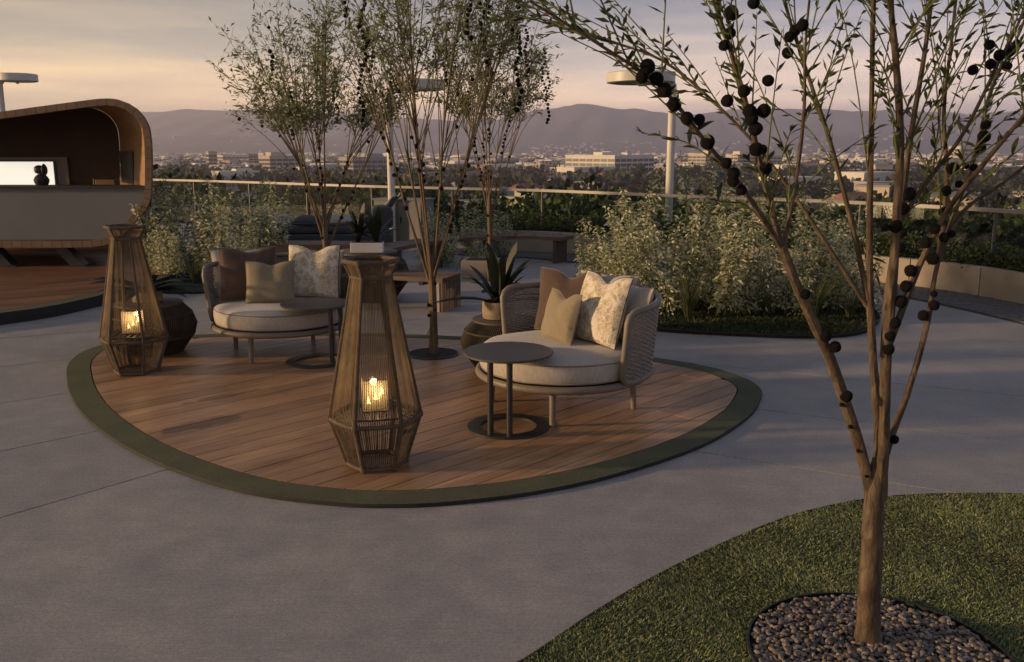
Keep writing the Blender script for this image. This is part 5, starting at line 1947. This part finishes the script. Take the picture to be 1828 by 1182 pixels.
def build_vase_tree(loc, seed, label, fork, cz, rx, rz, stems, leaf_n, trunk_r, low=0.75):
    """a few straight stems fan out of a low fork and end on a rounded airy crown (centre height cz, half sizes rx, rz)"""
    rng = random.Random(seed)
    g = np.random.default_rng(seed)
    t = thing('vase_tree', label, 'tree', loc, 0, 'slim multi stem trees strung with dark pods')
    tk = MB()
    tp = catmull([(0.004, 0, -0.01), (0.008, 0, fork * 0.5), (0, 0, fork), (0.004, 0, fork + 0.16)], 5)
    tk.tube(tp, [trunk_r * (1.25 - 0.3 * min(1, i / 4) - 0.35 * max(0, (i - 11) / 5)) for i in range(len(tp))], 10)
    roughen(tk, trunk_r * 0.05, seed)
    tk.build('trunk', 'bark', t, True)
    C = Vector((0, 0, cz))

    def on_crown(az, el, k=1.0):
        return C + Vector((math.cos(az) * math.cos(el) * rx * k, math.sin(az) * math.cos(el) * rx * k, math.sin(el) * rz * k))
    prim, sec = [], []
    for s in range(stems):
        az = 2 * math.pi * s * 0.382 + rng.uniform(-.25, .25)
        el = R(rng.choice((2, 14, 28, 45, 62, 80)) + rng.uniform(-8, 8))
        tip = on_crown(az, el, rng.uniform(0.9, 1.02))
        st = Vector((rng.uniform(-.01, .01), rng.uniform(-.01, .01), fork * rng.uniform(0.72, 1.0) + rng.uniform(0.0, 0.1)))
        mid = st.lerp(tip, 0.5) + Vector((rng.uniform(-.05, .05), rng.uniform(-.05, .05), 0.0)) + Vector((0, 0, 0.04))
        mid.x *= 0.9
        mid.y *= 0.9
        b = MB()
        path = tube_branch(b, [st, st.lerp(mid, 0.5) * 0.98 + Vector((0, 0, 0.02)), mid, tip], trunk_r * rng.uniform(0.30, 0.52), 0.0028, 6, 7)
        b.build('stem', 'bark', t, True)
        prim.append((path, az, el))
    tw = MB()
    P_, D_, L_ = [], [], []

    def spray(p, d, L):
        e = p + d * L + Vector((0, 0, -0.04 * L))
        tw.tube([p, p.lerp(e, 0.5) + Vector((0, 0, 0.012)), e], [0.0019, 0.0013, 0.0006], 3, cap=False)
        n = max(3, int(leaf_n * L))
        tt = g.uniform(0.1, 1.05, n)
        A, B = np.array(p), np.array(e)
        P_.append(A[None] + (B - A)[None] * tt[:, None] + g.normal(0, 0.012, (n, 3)))
        dd = np.array(d)[None] * 0.9 + g.normal(0, 0.55, (n, 3))
        D_.append(dd)
        L_.append(g.uniform(0.034, 0.08, n))
    for path, az, el in prim:
        for k in range(8):
            i = rng.randint(int(len(path) * 0.46), int(len(path) * 0.78))
            tip = on_crown(az + rng.uniform(-0.75, 0.75), min(1.45, max(-0.45, el + rng.uniform(-0.9, 0.4))), rng.uniform(0.7, 1.06))
            p = path[i]
            m = p.lerp(tip, 0.5) + Vector((rng.uniform(-.04, .04), rng.uniform(-.04, .04), 0.05))
            sp = catmull([p, m, tip], 6)
            tw.tube(sp, [0.0052 - 0.0038 * q / len(sp) for q in range(len(sp))], 4, cap=False)
            sec.append(sp)
    for sp in sec + [p[0][int(len(p[0]) * 0.5):] for p in prim]:
        for a, b in zip(sp, sp[1:]):
            q = a - C
            inside_ = (q.x / rx) ** 2 + (q.y / rx) ** 2 + (q.z / rz) ** 2
            if inside_ > 1.15 or q.z < -rz * low:
                continue
            for c in range(2):
                az = rng.uniform(0, 6.28)
                d = ((b - a).normalized() * 0.7 + Vector((math.cos(az), math.sin(az), rng.uniform(-0.25, 0.5))) * 0.8).normalized()
                spray(a.lerp(b, rng.random()), d, rng.uniform(0.10, 0.26))
    tag(tw.build('twigs', 'twig', t), kind='stuff')
    P_, D_, L_ = np.concatenate(P_), np.concatenate(D_), np.concatenate(L_)
    tag(place('crown', leaf_mesh('crown', P_, D_, L_, L_ * 0.26, 'leaf_olive', g, 0.2, 0.1), t), kind='stuff')
    cnt = 0

    def pod(p, lo=0.014, hi=0.023):
        r = rng.uniform(lo, hi)
        place('pod', BALL_LO, t, p, (rng.uniform(0, 3), rng.uniform(0, 3), 0), (r, r, r * rng.uniform(0.85, 1.1)))
    # strings of pods follow some stems and hang inside the crown
    for k in range(0, len(prim), 2):
        path = prim[k][0]
        i0 = int(len(path) * rng.uniform(0.22, 0.45))
        for i in range(i0, min(i0 + rng.randint(4, 8), len(path) - 1)):
            seg = path[i + 1] - path[i]
            m = max(1, int(seg.length / 0.042))
            for j in range(m):
                if rng.random() < 0.85:
                    pod(path[i] + seg * (j / m) + Vector((rng.uniform(-.02, .02), rng.uniform(-.02, .02), 0)))
    for k in range(9):
        top = on_crown(rng.uniform(0, 6.28), rng.uniform(-0.35, 0.5), rng.uniform(0.4, 0.95))
        z = 0.0
        for j in range(rng.randint(7, 15)):
            pod(top + Vector((rng.uniform(-.012, .012) + 0.02 * math.sin(j * 0.7), rng.uniform(-.012, .012), -z)))
            z += rng.uniform(0.032, 0.05)
    for k in range(30):
        p = rng.choice(rng.choice(sec))
        pod(p + Vector((0, 0, -0.03)), 0.012, 0.02)
    for z in (0.5, 0.57, 0.63, 0.9):
        pod(Vector((rng.choice((-1, 1)) * trunk_r * 0.8, -trunk_r * 0.6, fork * z)), 0.014, 0.02)
    return t


build_vase_tree((-0.655, 7.26, DECK_Z), 41, 'middle multi stem tree growing through the oval deck', 0.66, 2.72, 0.86, 0.98, 9, 25, 0.034, 0.46)
build_vase_tree((-1.98, 9.5, 0.0), 52, 'spreading multi stem tree behind the left daybed', 0.86, 2.38, 1.02, 0.78, 9, 29, 0.033)
build_vase_tree((-0.29, 11.6, 0.0), 63, 'slim multi stem tree farthest back beside the curved bench', 0.95, 2.70, 0.80, 0.98, 8, 27, 0.033)


# ------------------------------------------------------------------ the city beyond
CZ = -24.0




def build_land():
    g = tag(MB().ribbon([(-7000, -2500, CZ), (-7000, 9000, CZ)], [(7000, -2500, CZ), (7000, 9000, CZ)]).build('ground', 'plain'), kind='structure')

    def fbm(x, s):
        return sum(math.sin(x * f * s + p) / f ** 0.9 for f, p in ((1, 0.3), (2.3, 1.7), (4.9, 4.1), (9.7, 2.2), (19, 0.6), (41, 3.3)))

    def ridge(name, pts, y, depth, rough, seed, foot):
        xs = np.linspace(pts[0][0], pts[-1][0], 420)
        px, pz = [p[0] for p in pts], [p[1] for p in pts]
        mb = MB()
        rows = 14
        for r in range(rows + 1):
            f = r / rows
            for x in xs:
                zt = np.interp(x, px, pz) + rough * (fbm(x, 0.004) * 0.5 + fbm(x + 311, 0.017) * 0.28)
                prof = math.sin(f * math.pi / 2) ** 1.25
                gully = rough * (0.9 * math.sin(x * 0.013 + r * 0.55 + seed) + 0.7 * math.sin(x * 0.031 - r * 0.8) + 0.5 * math.sin(x * 0.007 + r * 0.3)) * math.sin(f * math.pi) * 2.2
                mb.v.append((x, y - depth * (1 - f) + gully * 4, CZ - 1 + (zt - CZ) * prof + gully * (1 if f < 1 else 0) * 0.5))
        n = len(xs)
        for r in range(rows):
            for i in range(n - 1):
                mb.f.append((r * n + i, r * n + i + 1, (r + 1) * n + i + 1, (r + 1) * n + i))
        # far slope
        b = len(mb.v)
        for i, x in enumerate(xs):
            mb.v.append((x, y + depth * 0.6, CZ - 1))
        for i in range(n - 1):
            mb.f.append((rows * n + i, rows * n + i + 1, b + i + 1, b + i))
        return tag(mb.build(name, 'hill', None, True), kind='structure')
    ridge('mountains', [(-5200, 215), (-3600, 240), (-2700, 228), (-2348, 236), (-2100, 246), (-1900, 250), (-1500, 248), (-1000, 215), (-500, 188), (-51, 184), (130, 232), (300, 262), (422, 280), (520, 266), (640, 254), (750, 256), (900, 240), (1050, 225), (1226, 222), (1400, 248), (1600, 240), (1770, 250), (2100, 236), (2500, 245), (2900, 222), (3332, 236), (4200, 250), (5200, 230)], 6000, 1500, 12, 1.0, 0)
    ridge('foothills', [(-4400, 60), (-2600, 70), (-1900, 62), (-1500, 66), (-1100, 48), (-700, 58), (-300, 20), (100, 12), (500, 24), (900, 40), (1400, 46), (1900, 86), (2400, 120), (2900, 105), (4400, 90)], 4600, 1300, 4, 2.0, 0)


build_land()


def facade_box(t, w, d, h, m, rows, cols, side_cols, roof=True, base=0.0, win=0.6):
    MB().box((0, 0, base + h / 2), (w, d, h)).build('wall', m, t)
    if roof:
        MB().box((0, 0, base + h + 0.5), (w + 0.6, d + 0.6, 1.0)).build('parapet', m, t)
    if rows:
        rh = h / (rows + 0.6)
        wmesh = MB().box((0, 0, 0), (w / cols * 0.86, 0.3, rh * win)).mesh('window', 'b_glass')
        smesh = MB().box((0, 0, 0), (0.3, d / max(side_cols, 1) * 0.86, rh * win)).mesh('window', 'b_glass') if side_cols else None
        for r in range(rows):
            z = base + rh * (r + 0.75)
            for c in range(cols):
                place('window', wmesh, t, (-w / 2 + w * (c + 0.5) / cols, -d / 2 - 0.02, z))
            for c in range(side_cols):
                place('window', smesh, t, (-w / 2 - 0.02, -d / 2 + d * (c + 0.5) / side_cols, z))


def build_city():
    def bld(label, x, y, w, d, top, rz, m, rows, cols, side, name='office_building', extra=None):
        t = thing(name, label, 'building', (x, y, CZ), R(rz))
        facade_box(t, w, d, top - CZ, m, rows, cols, side)
        if extra:
            for (ex, ey, ew, ed, eh) in extra:
                MB().box((ex, ey, top - CZ + 1 + eh / 2), (ew, ed, eh)).build('roof_block', m, t)
        return t
    bld('large white office block with two faces meeting at a corner, beside the lamp post', 78, 728, 50, 50, -4.3, 45, 'b_white', 5, 7, 7, extra=((-8, 0, 14, 9, 2.2), (10, 8, 10, 8, 2.6), (6, -12, 6, 6, 1.8)))
    bld('low white wing in front of the large white office block', 53, 655, 40, 18, -12.3, 40, 'b_white', 2, 8, 4)
    bld('pale stepped apartment block right of the lamp post', 192, 900, 30, 22, -4.2, 38, 'b_cream', 6, 5, 4, 'apartment_block', ((4, 0, 12, 10, 3),))
    bld('long cream apartment block behind the string of black pods', 252, 960, 62, 24, -5.7, 30, 'b_cream', 5, 10, 4, 'apartment_block', ((-14, 0, 16, 10, 3.5), (16, 0, 10, 8, 2)))
    bld('low white building with blank rounded front just above the handrail', 144, 470, 28, 16, -13.6, 30, 'b_white', 1, 4, 2)
    bld('long low white shed behind the tree stems', 191, 490, 30, 18, -11.6, 34, 'b_white', 1, 3, 1)
    bld('slender cream tower on the right skyline', 540, 1100, 20, 18, 3.6, 20, 'b_cream', 5, 3, 2, 'tower')
    bld('wide cream slab building under the slender tower', 492, 1010, 56, 20, -9.6, 30, 'b_cream', 2, 9, 3)
    bld('long banded white building above the right hedge', 424, 800, 92, 18, -14.6, 24, 'b_white', 2, 18, 3)
    bld('sunlit tan office block behind the left tree', -206, 810, 30, 20, -5.5, 42, 'b_cream', 5, 5, 4, extra=((-4, 0, 14, 10, 3.0),))
    bld('dark wedge like tower left of the tan office block', -296, 900, 8, 10, -2.1, 30, 'b_tan', 5, 2, 2, 'tower')
    bld('low white villa above the handrail beside the pavilion shrubs', -172, 566, 25, 14, -12.9, 36, 'b_white', 1, 5, 2, 'villa', ((4, 0, 10, 8, 1.2),))
    bld('pale layered block between the left and middle trees', -114, 705, 32, 20, -5.6, 40, 'b_grey', 5, 6, 4, extra=((6, 0, 14, 10, 2.5),))
    bld('narrow tan tower beside the sunlit tan office block', -286, 1010, 10, 10, -4.9, 15, 'b_tan', 6, 2, 2, 'tower')
    bld('low pale house at the pavilion edge beyond the railing', -271, 705, 18, 12, -14.3, 12, 'b_cream', 1, 4, 2, 'villa')
    bld('cream terraced house seen through the glass behind the far tree', 4.0, 172, 8.5, 8, -8.2, 42, 'b_cream', 2, 3, 2, 'villa', ((0, 0, 5, 5, 1.4),))
    bld('pale low warehouse left of the white office wing', -36, 640, 30, 14, -15.5, 36, 'b_grey', 1, 6, 2)
    bld('flat pale market hall below the white office block', 96, 500, 22, 12, -17.2, 5, 'b_grey', 1, 5, 2)
    bld('round topped cream hall between the tree stems', 285, 705, 14, 12, -11.2, 5, 'b_cream', 2, 3, 2)
    bld('wide grey roofed hall above the handrail behind the stems', 176, 425, 26, 14, -14.4, 6, 'b_grey', 1, 5, 2)
    bld('pale low school right of the round topped hall', 350, 640, 50, 14, -16.0, 30, 'b_cream', 1, 10, 3)
    bld('cream block on the far left plain before the foothills', -380, 1250, 40, 20, -8.0, 38, 'b_cream', 4, 7, 3)
    bld('pale block far behind the middle tree', -60, 1300, 46, 20, -8.5, 36, 'b_cream', 4, 8, 3)
    bld('grey office slab far behind the slim back tree', -10, 1050, 34, 16, -10.5, 40, 'b_grey', 3, 6, 3)
    bld('small cream hotel on the rising ground to the right', 760, 1500, 60, 24, -4.0, 36, 'b_cream', 4, 9, 3)
    # ordinary houses: wall, roof, windows
    rnd = random.Random(77)
    kinds = []
    for k in range(6):
        w, d, h = ((11, 8, 5), (14, 9, 6), (10, 10, 4), (18, 10, 7), (12, 8, 4.5), (16, 12, 5))[k]
        t = thing('house', 'x', 'house')
        MB().box((0, 0, h / 2), (w, d, h)).build('wall', ('b_white', 'b_cream', 'b_tan', 'b_cream', 'b_white', 'b_grey')[k], t)
        if k in (0, 2, 4):
            rf = MB()
            rf.v = [(-w / 2 - .5, -d / 2 - .5, h), (w / 2 + .5, -d / 2 - .5, h), (w / 2 + .5, d / 2 + .5, h), (-w / 2 - .5, d / 2 + .5, h), (-w / 2 + 2, 0, h + 2.2), (w / 2 - 2, 0, h + 2.2)]
            rf.f = [(0, 1, 5, 4), (1, 2, 5), (2, 3, 4, 5), (3, 0, 4), (3, 2, 1, 0)]
            rf.build('roof', 'roof_tile' if k != 4 else 'roof_grey', t)
        else:
            MB().box((0, 0, h + 0.25), (w + .6, d + .6, 0.5)).build('roof', 'roof_grey', t)
        wm = MB().box((0, 0, 0), (1.6, 0.2, 1.4)).mesh('window', 'b_glass')
        for c in range(3):
            place('window', wm, t, (-w / 2 + w * (c + 0.5) / 3, -d / 2 - 0.02, h * 0.55))
        kinds.append(t)
    words = ('white house with tiled hip roof', 'cream flat roofed house', 'tan house with tiled hip roof', 'cream two storey flat roofed block', 'white house with grey hip roof', 'grey flat roofed workshop')
    used = [False] * 6
    for i in range(250):
        k = i % 6
        y = 260 * (4.6 ** (i / 250.0)) + rnd.uniform(-20, 20)
        x = rnd.uniform(-0.62, 0.66) * y
        src = kinds[k]
        o = src if not used[k] else copy_tree(src)
        used[k] = True
        o.location = (x, y, CZ)
        o.rotation_euler = (0, 0, R(rnd.uniform(15, 70)))
        s = rnd.uniform(0.9, 1.5)
        o.scale = (s, s, s)
        band = 'near edge' if y < 480 else ('middle' if y < 900 else 'far reach')
        o['label'] = '%s in the city, %s, %s' % (words[k], band, zone(x, y))
        o['group'] = 'small houses of the city, %s' % band
    # the rest of the town: specks on the plain and the slopes
    def specks(name, n, y0, y1, seed, label, slope):
        r = random.Random(seed)
        mb = MB()
        for i in range(n):
            y = y0 * (y1 / y0) ** r.random()
            x = r.uniform(-0.66, 0.7) * y
            z = CZ
            if slope:
                x = r.choice((r.uniform(0.28, 0.62), r.uniform(0.02, 0.25), r.uniform(-0.55, 0.0))) * y
                z = None
            s = r.uniform(7, 20)
            h = r.uniform(4, 12)
            if z is None:
                z = slope(x, y)
            mb.box((x, y, z + h / 2), (s * r.uniform(1, 2.2), s, h), r.uniform(.3, 1.2))
        tag(mb.build(name, 'town_slope' if slope else 'town'), label, 'town', kind='stuff')
    specks('distant_town', 3600, 800, 3300, 5, 'hazy mass of distant roofs across the plain', None)
    hill = bpy.data.objects['foothills']
    me = hill.data
    co = np.empty(len(me.vertices) * 3, dtype=np.float32)
    me.vertices.foreach_get('co', co)
    co = co.reshape(-1, 3)

    def hz(x, y):
        i = int(np.argmin((co[:, 0] - x) ** 2 + (co[:, 1] - y) ** 2))
        return float(co[i, 2]) - 1.5
    specks('hillside_town', 260, 3350, 4500, 6, 'pale specks of houses on the foothill slopes', hz)


build_city()


# ------------------------------------------------------------------ city trees
def crown_mesh(seed, r, h, n, leaf, m, lobes=9):
    g = np.random.default_rng(seed)
    P, D = [], []
    per = n // lobes
    for k in range(lobes):
        c = np.array([g.normal(0, r * 0.42), g.normal(0, r * 0.42), h * g.uniform(0.35, 0.85)])
        rr = r * g.uniform(0.38, 0.62)
        d = unit(g.normal(size=(per, 3)))
        rad = rr * g.uniform(0.55, 1.05, per) ** 0.7
        P.append(c[None] + d * rad[:, None] * np.array([1, 1, 0.8]))
        D.append(d + g.normal(0, 0.5, (per, 3)))
    P, D = np.concatenate(P), np.concatenate(D)
    return leaf_mesh('crown', P, D, leaf * g.uniform(0.6, 1.3, len(P)), leaf * 0.75, m, g, 0.25, 0.1)


def build_city_trees():
    rnd = random.Random(91)
    tr = MB().tube([(0, 0, 0), (0.1, 0, 2.0), (0, 0, 5.0)], [0.35, 0.28, 0.12], 7).mesh('trunk', 'bark')
    cr = [crown_mesh(300 + i, 4.2, 8.5, 900, 1.15, 'leaf_city') for i in range(4)]
    near = [crown_mesh(340 + i, 3.4, 9.5, 9000, 0.26, ('leaf_city', 'leaf_dark', 'leaf_rust')[i], 16) for i in range(3)]

    def tree(x, y, z, k, s, label, group, ms):
        t = thing('city_tree', label, 'tree', (x, y, z), rnd.uniform(0, 6.28), group)
        t.scale = (s, s, s)
        place('trunk', tr, t)
        place('crown', ms[k], t)
    # just below the terrace, seen through the glass
    below = [(-14.5, 34, 0), (-10.5, 30, 1), (-7.2, 36, 0), (-4.4, 33, 1), (-1.6, 39, 0), (1.2, 31, 1), (3.6, 36, 0), (6.0, 30, 1), (8.8, 35, 0), (11.6, 28, 1), (14.5, 31, 0), (17.5, 26, 1),
             (-20, 48, 1), (-13, 52, 0), (-6.5, 50, 2), (-1, 54, 1), (5, 52, 2), (11, 50, 0), (17, 46, 1), (23, 42, 0), (-10, 44, 2), (-26, 58, 0), (28, 52, 1), (8.0, 44, 2), (1.5, 47, 2)]
    for x, y, k in below:
        s = rnd.uniform(1.2, 1.5)
        sl = (54 + (634 + 1600 * x / y) * 0.0368) / 1600
        top = 1.7 - y * (sl + rnd.uniform(0.004, 0.03))
        z = top - 9.5 * s * 0.92
        lab = ('olive tree crown just below the terrace edge', 'deep green bushy tree close below the glass railing', 'rust coloured tree below the terrace seen through the glass')[k] + ', ' + zone(x, y)
        tree(x, y, z, k, s, lab, 'trees just below the terrace', near)
    for i in range(260):
        y = 85 * (9.5 ** (i / 260.0)) * rnd.uniform(0.93, 1.07)
        x = rnd.uniform(-0.62, 0.66) * y
        s = rnd.uniform(0.75, 1.5)
        band = 'near' if y < 200 else ('middle' if y < 420 else 'far')
        tree(x, y, CZ, i % 4, s, 'rounded dark tree among city roofs, %s distance, %s' % (band, zone(x, y)), 'city trees, %s' % band, cr)
    t = thing('city_tree', 'big round dark tree rising above the roofs beside the pavilion', 'tree', (-205, 560, CZ), 0.4)
    t.scale = (1.9, 1.9, 1.75)
    place('trunk', tr, t)
    place('crown', cr[1], t)
    # the farther woods read as one mass
    g = np.random.default_rng(8)
    n = 1500
    y = 430 * (5.0 ** g.uniform(0, 1, n))
    x = g.uniform(-0.66, 0.7, n) * y
    P, D = [], []
    for a, b in zip(x, y):
        k = 34
        d = unit(g.normal(size=(k, 3)))
        c = np.array([a, b, CZ + 5])
        P.append(c[None] + d * g.uniform(3, 7, (k, 1)) * np.array([1.3, 1.0, 0.8]))
        D.append(d + g.normal(0, .6, (k, 3)))
    P, D = np.concatenate(P), np.concatenate(D)
    o = place('far_woods', leaf_mesh('far_woods', P, D, g.uniform(2.5, 5.5, len(P)), 3.6, 'leaf_city', g, 0.2, 0.1))
    tag(o, 'dark band of distant tree tops across the plain', 'woods', kind='stuff')


build_city_trees()

# ------------------------------------------------------------------ evening air
m = bpy.data.materials.new('evening_haze')
m.use_nodes = True
nt = m.node_tree
nt.nodes.clear()
out = nt.nodes.new('ShaderNodeOutputMaterial')
pv = nt.nodes.new('ShaderNodeVolumePrincipled')
pv.inputs['Color'].default_value = (0.86, 0.84, 1.0, 1)
pv.inputs['Density'].default_value = 0.0002
pv.inputs['Anisotropy'].default_value = 0.45
nt.links.new(pv.outputs[0], out.inputs['Volume'])
M['haze'] = m
hz = MB().box((0, 3250, 137), (14400, 12000, 326)).build('haze', 'haze')
tag(hz, kind='stuff')
